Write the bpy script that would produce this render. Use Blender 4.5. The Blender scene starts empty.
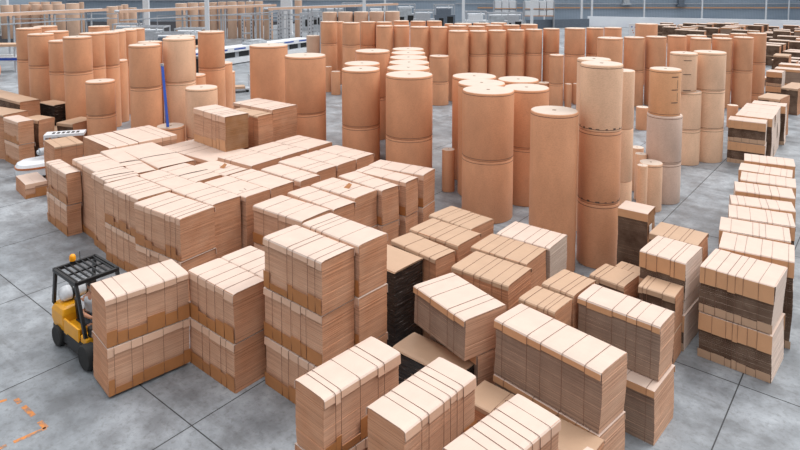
import bpy, math, random
from mathutils import Vector, Matrix
R = math.radians
scene = bpy.context.scene
col = scene.collection
rnd = random.Random(11)

# ------------------------------------------------------------------ materials
def nt(name):
    m = bpy.data.materials.new(name); m.use_nodes = True
    t = m.node_tree; b = t.nodes['Principled BSDF']
    return m, t, b

def link(t, a, b): t.links.new(a, b)

def coords(t, scale, kind='Object'):
    tc = t.nodes.new('ShaderNodeTexCoord'); mp = t.nodes.new('ShaderNodeMapping')
    mp.inputs['Scale'].default_value = scale
    link(t, tc.outputs[kind], mp.inputs['Vector'])
    return mp.outputs['Vector']

def noise(t, vec, scale, detail=3.0, rough=.55):
    n = t.nodes.new('ShaderNodeTexNoise'); n.inputs['Scale'].default_value = scale
    n.inputs['Detail'].default_value = detail; n.inputs['Roughness'].default_value = rough
    if vec is not None: link(t, vec, n.inputs['Vector'])
    return n.outputs['Fac']

def ramp(t, fac, stops):
    r = t.nodes.new('ShaderNodeValToRGB'); e = r.color_ramp.elements
    while len(e) < len(stops): e.new(.5)
    for k, (p, c) in enumerate(stops):
        e[k].position = p; e[k].color = (*c, 1)
    link(t, fac, r.inputs['Fac'])
    return r.outputs['Color']

def mul(c, k): return tuple(min(1, x*k) for x in c)

def mixc(t, fac, a, b, mode='MIX'):
    m = t.nodes.new('ShaderNodeMix'); m.data_type = 'RGBA'; m.blend_type = mode
    if isinstance(fac, float): m.inputs[0].default_value = fac
    else: link(t, fac, m.inputs[0])
    for s, v in ((m.inputs[6], a), (m.inputs[7], b)):
        if isinstance(v, tuple): s.default_value = (*v, 1)
        else: link(t, v, s)
    return m.outputs[2]

def bump(t, b, fac, strength, dist=.01):
    n = t.nodes.new('ShaderNodeBump'); n.inputs['Strength'].default_value = strength; n.inputs['Distance'].default_value = dist
    link(t, fac, n.inputs['Height']); link(t, n.outputs['Normal'], b.inputs['Normal'])

def plain(name, c, rough=.5, metal=0.0, var=.12, scale=6.0):
    m, t, b = nt(name)
    f = noise(t, coords(t, (1, 1, 1)), scale)
    link(t, ramp(t, f, [(.3, mul(c, 1-var)), (.7, mul(c, 1+var))]), b.inputs['Base Color'])
    b.inputs['Roughness'].default_value = rough; b.inputs['Metallic'].default_value = metal
    return m

def card(name, c, rough=.5, var=.06):
    """plain liner board: faint fibre mottling"""
    m, t, b = nt(name)
    v = coords(t, (1, 1, 1))
    f1 = noise(t, v, 3.0, 4); f2 = noise(t, v, 60.0, 2)
    base = ramp(t, f1, [(.3, mul(c, 1-var)), (.7, mul(c, 1+var*.6))])
    link(t, mixc(t, f2, base, mixc(t, .12, base, (.2, .1, .05))), b.inputs['Base Color'])
    b.inputs['Roughness'].default_value = rough
    b.inputs['Specular IOR Level'].default_value = .5
    return m

def edges(name, c, d, rough=.8):
    """cut edges of many sheets lying on one another: fine level lines"""
    m, t, b = nt(name)
    fine = noise(t, coords(t, (.22, .22, 105)), 1.0, 2.0, .55)
    wide = noise(t, coords(t, (1.5, 1.5, 16)), 1.0, 2)
    blot = noise(t, coords(t, (1, 1, 1)), 2.2, 3)
    base = ramp(t, fine, [(.30, d), (.46, c), (.72, mul(c, 1.1))])
    base = mixc(t, ramp(t, wide, [(.4, (0, 0, 0)), (.65, (1, 1, 1))]), mixc(t, .22, base, d), base)
    base = mixc(t, ramp(t, blot, [(.35, (0, 0, 0)), (.7, (1, 1, 1))]), base, mixc(t, .14, base, (.8, .6, .45)))
    link(t, base, b.inputs['Base Color']); b.inputs['Roughness'].default_value = rough
    b.inputs['Specular IOR Level'].default_value = .25
    bump(t, b, fine, .35, .004)
    return m

def wrap(name, c, rough=.42):
    """kraft wrapping of a paper roll: fibre speckle and soft long blotches"""
    m, t, b = nt(name)
    f1 = noise(t, coords(t, (1, 1, .5)), 1.6, 4); f2 = noise(t, coords(t, (1, 1, 2.5)), 22.0, 3)
    a = ramp(t, f1, [(.3, mul(c, .88)), (.7, mul(c, 1.08))])
    link(t, mixc(t, ramp(t, f2, [(.42, (0, 0, 0)), (.75, (1, 1, 1))]), a, mixc(t, .22, a, (.25, .11, .05))), b.inputs['Base Color'])
    b.inputs['Roughness'].default_value = rough; b.inputs['Specular IOR Level'].default_value = .22
    bump(t, b, f2, .12, .01)
    return m

M = {}
M['cover'] = card('lit_cover_board', (.635, .495, .415))  # strong light on the stack tops is put into this paler colour
M['tan'] = card('tan_cover_board', (.49, .325, .215))
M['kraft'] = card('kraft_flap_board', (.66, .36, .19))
M['brown'] = card('brown_tray_board', (.47, .195, .065), var=.12)
M['fold'] = card('folded_flap_board', (.74, .48, .34))  # flaps of the same cover sheets, without the brightness painted on the tops
M['light'] = card('light_tray_board', (.58, .38, .25))
M['cut'] = edges('cut_sheet_edges', (.62, .36, .235), (.29, .14, .08))
M['cut_warm'] = edges('warm_cut_edges', (.55, .27, .15), (.22, .09, .042))
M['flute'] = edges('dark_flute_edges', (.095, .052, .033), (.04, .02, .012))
M['grey'] = edges('grey_flute_edges', (.30, .21, .16), (.13, .08, .06))
M['ends'] = edges('lit_end_edges', (.68, .55, .475), (.57, .44, .36))  # end faces whitened in colour for the light from the right
M['palegrey'] = edges('pale_grey_edges', (.52, .42, .35), (.30, .21, .16))
M['rust'] = edges('rust_edges', (.33, .165, .075), (.16, .075, .03))
M['strap'] = plain('dark_strapping', (.17, .08, .05), .5)
M['white_paper'] = card('white_tag_paper', (.8, .8, .8))
m, t, b = nt('black_stretch_film')
f = noise(t, coords(t, (2.5, 2.5, 26)), 1.0, 4, .65)
link(t, ramp(t, f, [(.4, (.012, .01, .01)), (.62, (.05, .038, .032)), (.78, (.42, .4, .4))]), b.inputs['Base Color'])  # pale streaks are shine painted into the black film colour
b.inputs['Roughness'].default_value = .16; bump(t, b, f, .9, .02)
M['film'] = m
WR = {'k': wrap('kraft_roll_wrap', (.705, .36, .205)), 'l': wrap('light_roll_wrap', (.86, .56, .375)), 'o': wrap('orange_tan_roll_wrap', (.78, .43, .235)),
      'p': wrap('pale_hazed_roll_wrap', (.60, .41, .30)), 'w': wrap('grey_white_roll_wrap', (.68, .52, .43))}  # 'p' is pale wrap; on the far left rolls it paints in haze
LOOK = {'k': 'kraft', 'l': 'pale tan', 'o': 'orange tan', 'p': 'pale', 'w': 'grey-white'}
M['disc'] = card('white_roll_end', (.62, .515, .43), .6)
M['ring'] = plain('dark_wrap_edge', (.17, .08, .045), .6)
M['core'] = plain('core_shadow_board', (.22, .13, .08), .8)
M['ink'] = plain('dark_print', (.12, .075, .055), .6)
M['slit'] = plain('dark_slit', (.06, .03, .02), .7)
M['black'] = plain('black_paint', (.009, .009, .01), .45)
M['tyre'] = plain('black_rubber', (.015, .015, .015), .75)
M['yellow'] = plain('amber_yellow_paint', (.72, .33, .012), .32, var=.06)
M['amber'] = plain('amber_beacon_plastic', (.85, .33, .01), .2)
M['steel'] = plain('grey_steel', (.46, .48, .51), .4, .2)
M['whitep'] = plain('white_paint', (.72, .75, .78), .35, var=.05)
M['orange'] = plain('orange_band_paint', (.5, .16, .05), .4)
M['blue'] = plain('blue_paint', (.008, .06, .36), .35)
M['tank'] = plain('white_gas_tank', (.70, .72, .75), .35, var=.05)
M['skin'] = plain('skin', (.42, .20, .12), .5, var=.05)
M['shirt'] = plain('light_grey_shirt', (.55, .58, .62), .85, var=.08)
M['trouser'] = plain('dark_trousers', (.03, .035, .045), .85)
M['hair'] = plain('dark_hair', (.025, .014, .01), .6)
M['eye'] = plain('dark_eye', (.02, .015, .012), .3)
M['lips'] = plain('lip_skin', (.34, .12, .09), .5)
M['bluegrey'] = plain('blue_grey_panel', (.13, .16, .20), .6)
M['machine'] = plain('pale_grey_machine', (.42, .45, .48), .5, var=.2, scale=2.0)

# concrete
m, t, b = nt('polished_concrete')
v = coords(t, (1, 1, 1))
n1 = noise(t, v, .22, 5, .6); n2 = noise(t, v, 1.3, 6, .65); n3 = noise(t, v, 9.0, 6, .75)
vs = coords(t, (.25, 1.6, 1)); n4 = noise(t, vs, 1.2, 5, .7)
c1 = ramp(t, n1, [(.3, (.225, .25, .275)), (.66, (.40, .43, .46))])
c2 = mixc(t, ramp(t, n2, [(.38, (0, 0, 0)), (.66, (1, 1, 1))]), mixc(t, .6, c1, (.068, .072, .078)), c1)
c3 = mixc(t, ramp(t, n4, [(.56, (0, 0, 0)), (.74, (1, 1, 1))]), c2, mixc(t, .5, c2, (.085, .083, .082)))
c4 = mixc(t, ramp(t, n3, [(.5, (0, 0, 0)), (.7, (1, 1, 1))]), c3, mixc(t, .55, c3, (.09, .09, .09)))
link(t, c4, b.inputs['Base Color'])
link(t, ramp(t, n2, [(.3, (.34, .34, .34)), (.7, (.6, .6, .6))]), b.inputs['Roughness'])
bump(t, b, n3, .05, .005)
M['concrete'] = m
M['joint'] = plain('dark_joint_filler', (.045, .045, .048), .8)
m, t, b = nt('worn_orange_floor_paint')
f = noise(t, coords(t, (1, 1, 1)), 9.0, 5, .7)
link(t, ramp(t, f, [(.44, (.55, .2, .045)), (.53, (.35, .17, .09)), (.6, (.16, .15, .145))]), b.inputs['Base Color'])
b.inputs['Roughness'].default_value = .6
M['tape'] = m
# ribbed sheet wall
m, t, b = nt('ribbed_wall_sheet')
w = t.nodes.new('ShaderNodeTexWave'); w.bands_direction = 'X'; w.inputs['Scale'].default_value = 1.1; w.inputs['Distortion'].default_value = .0
link(t, coords(t, (1, 1, 1)), w.inputs['Vector'])
f = noise(t, coords(t, (.12, .12, .5)), 1.0, 4)
a = ramp(t, f, [(.3, (.27, .345, .43)), (.7, (.38, .46, .55))])
link(t, mixc(t, w.outputs['Fac'], mixc(t, .22, a, (.12, .14, .17)), a), b.inputs['Base Color'])
b.inputs['Roughness'].default_value = .55
M['wall'] = m
M['lowwall'] = plain('white_low_wall', (.86, .91, .98), .5, var=.05, scale=.4)

# ------------------------------------------------------------------ mesh building
class MB:
    def __init__(s): s.v = []; s.f = []; s.mi = []; s.sm = []
    def add(s, verts, faces, mi=0, smooth=False):
        o = len(s.v); s.v += [tuple(x) for x in verts]
        for k, f in enumerate(faces):
            s.f.append(tuple(i+o for i in f)); s.mi.append(mi[k] if isinstance(mi, (list, tuple)) else mi); s.sm.append(smooth)
    def box(s, x0, x1, y0, y1, z0, z1, mi=0, mx=None):
        v = [(x, y, z) for z in (z0, z1) for y in (y0, y1) for x in (x0, x1)]
        if mx is not None: v = [mx @ Vector(p) for p in v]
        if not isinstance(mi, (list, tuple)): mi = [mi]*6
        s.add(v, [(0, 2, 3, 1), (4, 5, 7, 6), (0, 1, 5, 4), (2, 6, 7, 3), (0, 4, 6, 2), (1, 3, 7, 5)], mi)
    def rbox(s, x0, x1, y0, y1, z0, z1, r, mi=0, n=3, mx=None):
        """upright box with rounded vertical edges and softened top and bottom rim"""
        loops = []
        k = min(r*.5, (z1-z0)*.45)
        for z, ins in ((z0, k), (z0+k, 0), (z1-k, 0), (z1-k*.3, k*.3), (z1, k)):
            loop = []
            for cx, cy, a0 in ((x1-r, y1-r, 0), (x0+r, y1-r, 90), (x0+r, y0+r, 180), (x1-r, y0+r, 270)):
                for i in range(n+1):
                    a = R(a0+90*i/n); loop.append((cx+(r-ins)*math.cos(a), cy+(r-ins)*math.sin(a), z))
            loops.append(loop)
        s.loft(loops, mi, mx=mx)
    def loft(s, loops, mi=0, caps=True, mx=None, smooth=False):
        n = len(loops[0]); v = [p for l in loops for p in l]
        if mx is not None: v = [mx @ Vector(p) for p in v]
        f = [(i*n+j, i*n+(j+1) % n, (i+1)*n+(j+1) % n, (i+1)*n+j) for i in range(len(loops)-1) for j in range(n)]
        if caps: f += [tuple(range(n-1, -1, -1)), tuple(range((len(loops)-1)*n, len(loops)*n))]
        s.add(v, f, mi, smooth)
    def tube(s, p, q, r, n=10, mi=0, r2=None, smooth=True):
        p, q = Vector(p), Vector(q); d = (q-p).normalized()
        u = d.orthogonal().normalized(); w = d.cross(u)
        r2 = r if r2 is None else r2
        loops = [[c+(u*math.cos(a)+w*math.sin(a))*k for a in (2*math.pi*i/n for i in range(n))] for c, k in ((p, r), (q, r2))]
        s.loft(loops, mi, smooth=False)
    def bar(s, p, q, w, h, mi=0):
        p, q = Vector(p), Vector(q); d = (q-p).normalized()
        up = Vector((0, 0, 1)) if abs(d.z) < .95 else Vector((1, 0, 0))
        u = d.cross(up).normalized()*w/2; k = u.normalized().cross(d)*h/2
        s.loft([[c+u+k, c-u+k, c-u-k, c+u-k] for c in (p, q)], mi)
    def lathe(s, prof, n=40, mi=0, c=(0, 0), smooth=True):
        """prof: (radius, z) from bottom to top; radius 0 closes"""
        loops = [[(c[0]+r*math.cos(2*math.pi*i/n), c[1]+r*math.sin(2*math.pi*i/n), z) for i in range(n)] for r, z in prof]
        s.loft(loops, mi, smooth=smooth)
    def build(s, name, mats, parent=None, loc=(0, 0, 0), rz=0.0):
        me = bpy.data.meshes.new(name); me.from_pydata(s.v, [], s.f)
        for m_ in (mats if isinstance(mats, (list, tuple)) else [mats]): me.materials.append(m_)
        me.polygons.foreach_set('material_index', s.mi); me.polygons.foreach_set('use_smooth', s.sm)
        me.update()
        if any(s.sm): me.set_sharp_from_angle(angle=R(40))
        o = bpy.data.objects.new(name, me); col.objects.link(o)
        o.location = loc; o.rotation_euler = (0, 0, rz)
        if parent: o.parent = parent
        return o

def tag(o, label=None, cat=None, group=None, kind=None):
    if label: o['label'] = label
    if cat: o['category'] = cat
    if group and group != 'x': o['group'] = group
    if kind: o['kind'] = kind
    return o

def empty(name, loc, rz=0.0):
    o = bpy.data.objects.new(name, None); col.objects.link(o)
    o.location = loc; o.rotation_euler = (0, 0, rz); o.empty_display_size = .2
    return o

# ------------------------------------------------------------------ what stands where (metres)
STACKS = [
    # x, y, turn (deg), long side, short side, base z, tier heights, style, cap strips, low overhang, which one, group
    (-4.936, 11.452, 42.7, 1.531, 0.821, 0.055, [0.908, 0.908], 'A', 6, None, 'carried in front of the yellow forklift', 'strapped cardboard stacks in the open foreground'),
    (-3.325, 11.553, -39.9, 1.471, 0.717, 0.0, [0.94, 0.94], 'A', 5, None, 'on the double stack beside the forklift load, near half', 'strapped cardboard stacks in the open foreground'),
    (-2.842, 12.135, -39.9, 1.471, 0.73, 0.0, [0.94, 0.94], 'A', 5, None, 'on the double stack beside the forklift load, far half', 'strapped cardboard stacks in the open foreground'),
    (-1.652, 10.877, -40.8, 1.576, 0.773, 0.0, [0.94, 0.94, 0.94], 'A', 6, None, 'in the three-tier tower, broad near half', 'strapped cardboard stacks in the open foreground'),
    (-1.05, 11.406, -41.5, 1.534, 0.73, 0.0, [0.953, 0.953, 0.953], 'A', 5, None, 'in the three-tier tower, far half beside the black film', 'strapped cardboard stacks in the open foreground'),
    (-0.74, 8.707, 46.5, 1.48, 0.633, 0.0, [0.95, 0.95], 'A', 6, None, 'on the first of three parallel stacks below the tower', 'strapped cardboard stacks in the open foreground'),
    (0.318, 8.144, 47.2, 1.502, 0.67, 0.0, [0.95, 0.95], 'A', 7, None, 'on the second of three parallel stacks below the tower', 'strapped cardboard stacks in the open foreground'),
    (1.289, 7.353, 42.6, 1.464, 0.674, 0.0, [0.95, 0.95], 'A', 7, None, 'on the third of three parallel stacks, cut by the frame', 'strapped cardboard stacks in the open foreground'),
    (1.931, 6.515, 39.2, 1.294, 0.537, 0.0, [1.9], 'A', 5, None, 'whose corner just shows below the longest stack', 'strapped cardboard stacks in the open foreground'),
    (0.597, 10.481, -40.6, 1.392, 0.634, 0.0, [0.97], 'W', 1, None, 'low and film-wrapped under one plain tan sheet', 'strapped cardboard stacks in the open foreground'),
    (1.966, 8.899, -41.3, 2.037, 0.59, 0.0, [0.95], 'P', 4, None, 'low in front of the long open-sided stack', 'strapped cardboard stacks in the open foreground'),
    (2.502, 9.499, -47.3, 1.944, 0.747, 0.0, [0.95, 0.95], 'S', 6, None, 'in the longest foreground stack with pale grey end edge', 'strapped cardboard stacks in the open foreground'),
    (3.916, 10.448, -42.7, 1.446, 0.653, 0.0, [0.95, 0.95], 'S', 6, (0.06, 0.26), 'in the long stack with a ledge, behind the longest one', 'strapped cardboard stacks in the open foreground'),
    (5.235, 12.08, -39.6, 0.702, 0.573, 0.0, [0.63, 0.77], 'D', 4, None, 'on the short square stack beside the brown-banded block', 'strapped cardboard stacks in the open foreground'),
    (5.737, 12.791, -42.4, 0.926, 1.053, 0.0, [0.777, 0.296, 0.777], 'E', 5, None, 'in the slid pile between dark tower and pale row', 'strapped cardboard stacks in the open foreground'),
    (6.315, 13.728, -40.1, 1.035, 0.836, 0.0, [1.8], 'D', 5, None, 'with a dark end, behind the slid pile', 'strapped cardboard stacks in the open foreground'),
    (5.814, 14.944, -37.3, 0.715, 0.619, 0.0, [1.95], 'T', 1, None, 'tall dark and narrow with a white tag at the corner', 'strapped cardboard stacks in the open foreground'),
    (4.619, 12.97, -45.2, 0.774, 0.738, 0.0, [1.2], 'D', 4, None, 'low and square at the foot of the tallest pale roll column', 'strapped cardboard stacks in the open foreground'),
    (5.151, 13.476, -43.5, 0.684, 0.638, 0.0, [1.05], 'D', 3, None, 'lowest one half hidden behind the low square bundle', 'strapped cardboard stacks in the open foreground'),
    (3.157, 11.245, -44.9, 0.659, 0.814, 0.0, [1.9], 'P', 4, None, 'with plain tan top squeezed behind the ledged long stack', 'strapped cardboard stacks in the open foreground'),
    (2.579, 10.636, -43.3, 0.712, 0.625, 0.0, [1.9], 'P', 5, None, 'small and square behind the longest foreground stack', 'strapped cardboard stacks in the open foreground'),
    (1.043, 10.757, -55.7, 1.451, 0.921, 0.0, [1.178, 0.722], 'S', 5, (-0.06, -0.34), 'on the skewed stack behind the plain tan sheet', 'strapped cardboard stacks in the open foreground'),
    (1.793, 11.823, -38.8, 1.264, 0.911, 0.0, [0.95, 0.95], 'P', 6, None, 'nearest of three stepping back to the roll with seamed wrap', 'tan-topped cardboard stacks in the middle hollow'),
    (2.287, 12.72, -38.8, 1.307, 0.891, 0.0, [0.95, 0.95], 'P', 6, None, 'middle of three stepping back to the plain leaning-shade roll', 'tan-topped cardboard stacks in the middle hollow'),
    (2.923, 13.433, -38.1, 1.268, 0.887, 0.0, [0.95, 0.95], 'G', 6, None, 'palest of three, at the foot of the plain single-wrap roll', 'tan-topped cardboard stacks in the middle hollow'),
    (1.452, 14.439, -44.1, 1.263, 0.861, 0.0, [1.9], 'P', 6, None, 'rearmost of three tan ones below the double-ringed roll', 'tan-topped cardboard stacks in the middle hollow'),
    (1.011, 13.595, -41.5, 1.356, 0.862, 0.0, [1.9], 'P', 5, None, 'middle of three tan ones below the double-ringed roll', 'tan-topped cardboard stacks in the middle hollow'),
    (0.487, 12.958, -46.2, 1.323, 0.609, 0.0, [1.85], 'P', 4, None, 'nearest of three tan ones below the double-ringed roll', 'tan-topped cardboard stacks in the middle hollow'),
    (-0.181, 12.487, -42.0, 1.01, 0.865, 0.0, [1.8], 'W', 1, None, 'tall and shiny black beside the three-tier tower', 'tan-topped cardboard stacks in the middle hollow'),
    (-5.497, 14.827, -34.9, 1.803, 0.978, 0.0, [1.025, 1.025], 'A', 6, None, 'at the front corner of the big left block', 'long cardboard stacks of the big left block'),
    (-4.992, 15.69, -38.6, 1.78, 0.833, 0.0, [2.05], 'A', 4, None, 'second along the front of the big left block', 'long cardboard stacks of the big left block'),
    (-4.361, 16.296, -39.1, 1.819, 0.78, 0.0, [2.03], 'A', 3, None, 'third along the front of the big left block', 'long cardboard stacks of the big left block'),
    (-3.848, 16.927, -39.1, 1.819, 0.78, 0.0, [2.03], 'A', 3, None, 'fourth along the front of the big left block', 'long cardboard stacks of the big left block'),
    (-3.193, 17.742, -39.8, 1.756, 0.726, 0.0, [1.95], 'A', 3, None, 'last along the front face, a step lower than its neighbours', 'long cardboard stacks of the big left block'),
    (-4.743, 19.274, -36.9, 1.617, 1.143, 0.0, [1.95], 'A', 3, None, 'near third of the long flat slab behind the block front', 'long cardboard stacks of the big left block'),
    (-4.036, 20.214, -36.9, 1.617, 1.142, 0.0, [1.95], 'A', 3, None, 'middle third of the long flat slab behind the block front', 'long cardboard stacks of the big left block'),
    (-3.329, 21.154, -36.9, 1.617, 1.143, 0.0, [1.95], 'A', 3, None, 'far third of the long flat slab, below the big twin rolls', 'long cardboard stacks of the big left block'),
    (-2.826, 18.644, -39.0, 1.697, 0.82, 0.0, [1.93], 'A', 3, None, 'near third of the second slab, left of the right-hand block', 'long cardboard stacks of the big left block'),
    (-2.288, 19.307, -39.0, 1.697, 0.818, 0.0, [1.93], 'A', 3, None, 'middle third of the second slab, left of the right-hand block', 'long cardboard stacks of the big left block'),
    (-1.751, 19.97, -39.0, 1.697, 0.82, 0.0, [1.93], 'A', 3, None, 'far third of the second slab, beside the lone tan roll', 'long cardboard stacks of the big left block'),
    (-5.371, 18.275, -36.7, 1.548, 0.797, 0.0, [1.93], 'A', 3, None, 'with a torn tab on its top, before the long flat slab', 'long cardboard stacks of the big left block'),
    (-6.661, 20.955, -36.9, 2.844, 1.584, 0.0, [1.75], 'A', 4, None, 'flat one carrying the tall strapped load by the rolls', 'long cardboard stacks of the big left block'),
    (-7.977, 17.15, -43.8, 1.126, 0.866, 0.0, [2.08], 'A', 3, None, 'sagging near one on the left rim, black strap across', 'long cardboard stacks of the big left block'),
    (-9.012, 18.279, -43.8, 1.863, 0.817, 0.0, [2.08], 'A', 3, None, 'sagging far one on the left rim of the block', 'long cardboard stacks of the big left block'),
    (-8.354, 18.726, -47.4, 3.119, 0.572, 0.0, [2.02], 'A', 3, None, 'second from the left rim behind the black strap', 'long cardboard stacks of the big left block'),
    (-7.789, 19.515, -44.8, 3.027, 1.135, 0.0, [1.98], 'A', 2, None, 'with a strap lifted off its top near the pole', 'long cardboard stacks of the big left block'),
    (-9.956, 21.076, 47.1, 0.974, 2.167, 0.0, [2.05], 'A', 3, None, 'at the far left rim with bare layered end', 'long cardboard stacks of the big left block'),
    (-9.154, 21.968, 47.1, 1.358, 2.157, 0.0, [2.05], 'A', 3, None, 'in the far left row, ending at the blue pole', 'long cardboard stacks of the big left block'),
    (-6.909, 16.058, -39.7, 1.796, 0.909, 0.0, [1.04, 1.04], 'A', 5, None, 'on the left face, next to the front corner stack', 'long cardboard stacks of the big left block'),
    (-6.498, 16.966, -39.2, 1.862, 0.683, 0.0, [2.0], 'A', 3, None, 'in mid block with slots in its top sheet', 'long cardboard stacks of the big left block'),
    (-6.068, 17.701, -39.0, 1.826, 0.842, 0.0, [1.97], 'A', 3, None, 'in mid block with a curved strap line', 'long cardboard stacks of the big left block'),
    (-10.217, 18.54, -44.0, 1.79, 0.407, 0.0, [0.94, 0.94], 'A', 4, None, 'at the outer rim of the left block above bare concrete', 'long cardboard stacks of the big left block'),
    (-12.181, 22.183, 44.0, 0.941, 1.298, 0.0, [1.7], 'P', 3, None, 'beside the white machine on the left rim', 'long cardboard stacks of the big left block'),
    (-2.687, 15.064, -37.1, 1.741, 0.964, 0.0, [0.95, 0.95], 'A', 4, None, 'first from the left in the centre block, three-fold cap', 'strapped cardboard stacks of the centre block'),
    (-2.05, 15.784, -42.3, 1.827, 0.735, 0.0, [0.95, 0.95], 'A', 4, None, 'second in the centre block, behind the tower', 'strapped cardboard stacks of the centre block'),
    (-1.517, 16.479, -39.3, 1.659, 0.857, 0.0, [0.965, 0.965], 'A', 4, None, 'third in the centre block, top sheet bent up', 'strapped cardboard stacks of the centre block'),
    (-0.887, 17.063, -44.8, 1.793, 0.634, 0.0, [0.965, 0.965], 'A', 4, None, 'fourth in the centre block, wavy layered end', 'strapped cardboard stacks of the centre block'),
    (-0.395, 17.649, -36.9, 1.84, 0.583, 0.0, [0.965, 0.965], 'A', 4, None, 'fifth in the centre block, next to last', 'strapped cardboard stacks of the centre block'),
    (0.04, 18.321, -29.9, 1.892, 0.725, 0.0, [0.965, 0.965], 'A', 4, None, 'last in the centre block, at the bare floor gap', 'strapped cardboard stacks of the centre block'),
    (-6.296, 21.589, -43.9, 2.141, 0.889, 1.75, [1.2], 'C', 5, None, 'standing high on the left block below the short roll', 'tall cardboard stacks in front of the big rolls'),
    (-5.433, 22.304, -36.1, 1.649, 0.694, 0.0, [1.1, 1.65], 'P', 4, None, 'plain one behind the high strapped load', 'tall cardboard stacks in front of the big rolls'),
    (-5.159, 23.542, -37.8, 2.257, 1.202, 0.0, [1.12, 1.68], 'A', 5, None, 'slotted top, leaning at the big twin rolls', 'tall cardboard stacks in front of the big rolls'),
    (-13.055, 21.615, 43.5, 0.681, 1.322, 0.0, [0.52], 'A', 2, None, 'alone and low on the bare floor', 'cardboard stacks beyond the white machine'),
    (-15.643, 25.224, -38.7, 1.494, 0.589, 0.0, [0.925, 0.925], 'A', 5, None, 'in the two-tier pile at the left edge', 'cardboard stacks beyond the white machine'),
    (-17.236, 26.547, -25.9, 2.17, 1.067, 0.0, [1.9], 'P', 3, None, 'broad one at the left edge behind the two-tier pile', 'cardboard stacks beyond the white machine'),
    (-18.143, 28.544, -36.5, 4.573, 0.834, 0.0, [2.2], 'D', 3, None, 'big slab with dark end at the foot of the left rolls', 'cardboard stacks beyond the white machine'),
    (-15.868, 28.312, -32.8, 1.327, 0.731, 0.0, [1.9], 'W', 2, None, 'small and dark before the left rolls', 'cardboard stacks beyond the white machine'),
    (-15.308, 26.075, -26.7, 1.027, 0.713, 0.0, [1.7], 'D', 2, None, 'with curled cap behind the white machine', 'cardboard stacks beyond the white machine'),
    (-14.001, 26.668, -19.7, 0.897, 1.286, 0.0, [1.45], 'D', 2, None, 'dark-sided at the foot of the short roll', 'cardboard stacks beyond the white machine'),
    (-15.394, 27.093, -14.1, 1.414, 0.938, 0.0, [1.0], 'P', 2, None, 'low between the pile and the white machine', 'cardboard stacks beyond the white machine'),
    (6.79, 11.939, -41.9, 1.29, 1.064, 0.0, [0.935, 0.935], 'E', 7, None, 'in the nearest right block, dark-banded with pale end', 'pale-topped cardboard stacks in the long right-hand row'),
    (7.625, 12.937, -32.1, 1.368, 0.947, 0.0, [1.85], 'E', 6, None, 'with pale top, second nearest in the right-hand row', 'pale-topped cardboard stacks in the long right-hand row'),
    (8.058, 13.802, -29.5, 1.387, 0.856, 0.0, [1.88], 'E', 6, None, 'with pale top, third nearest in the right-hand row', 'pale-topped cardboard stacks in the long right-hand row'),
    (8.718, 14.704, -27.5, 1.359, 0.903, 0.0, [1.85], 'E', 6, None, 'with pale top, fourth nearest in the right-hand row', 'pale-topped cardboard stacks in the long right-hand row'),
    (9.176, 15.456, -24.4, 1.394, 0.711, 0.0, [1.88], 'E', 6, None, 'with pale top, fifth nearest in the right-hand row', 'pale-topped cardboard stacks in the long right-hand row'),
    (9.849, 16.515, -26.5, 1.379, 0.851, 0.0, [1.86], 'E', 6, None, 'with pale top, sixth nearest in the right-hand row', 'pale-topped cardboard stacks in the long right-hand row'),
    (10.415, 17.282, -31.0, 1.335, 0.87, 0.0, [1.9], 'E', 6, None, 'with pale top, seventh nearest in the right-hand row', 'pale-topped cardboard stacks in the long right-hand row'),
    (10.933, 18.275, -33.2, 1.363, 0.824, 0.0, [1.86], 'E', 6, None, 'with pale top, eighth nearest in the right-hand row', 'pale-topped cardboard stacks in the long right-hand row'),
    (11.563, 19.189, -28.9, 1.349, 0.892, 0.0, [1.9], 'E', 6, None, 'with pale top, farthest from the camera in the right-hand row', 'pale-topped cardboard stacks in the long right-hand row'),
    (14.297, 25.278, -34.0, 1.347, 0.774, 0.0, [0.9, 0.9], 'E', 6, None, 'at the near end of the block by the right-hand rolls', 'cardboard stacks of the block by the right-hand rolls'),
    (14.993, 25.952, -36.7, 1.349, 1.007, 0.0, [1.85], 'E', 6, None, 'second in the block by the right-hand rolls', 'cardboard stacks of the block by the right-hand rolls'),
    (15.621, 26.794, -36.7, 1.349, 1.027, 0.0, [1.85], 'E', 6, None, 'third in the block by the right-hand rolls', 'cardboard stacks of the block by the right-hand rolls'),
    (16.257, 27.648, -36.7, 1.349, 1.036, 0.0, [1.85], 'E', 6, None, 'fourth in the block by the right-hand rolls', 'cardboard stacks of the block by the right-hand rolls'),
    (17.178, 28.646, -36.2, 1.344, 0.842, 0.0, [1.8], 'E', 5, None, 'fifth in the block by the right-hand rolls', 'cardboard stacks of the block by the right-hand rolls'),
    (17.992, 29.687, -45.5, 0.948, 1.594, 0.0, [1.95], 'D', 4, None, 'at the far end of that block, black-fronted', 'cardboard stacks of the block by the right-hand rolls'),
    (23.687, 38.994, -41.2, 0.867, 1.054, 0.0, [0.9, 0.9], 'E', 4, None, 'two-tier one just right of the tall last roll', 'x'),
    (22.577, 35.31, -44.4, 0.846, 2.477, 0.0, [1.5], 'D', 4, None, 'in the aisle at the right edge beyond the block', 'x'),
    (28.326, 45.927, -38.1, 0.987, 1.556, 0.0, [2.0], 'D', 4, None, 'tall black-fronted one right of the last roll', 'x'),
]
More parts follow.
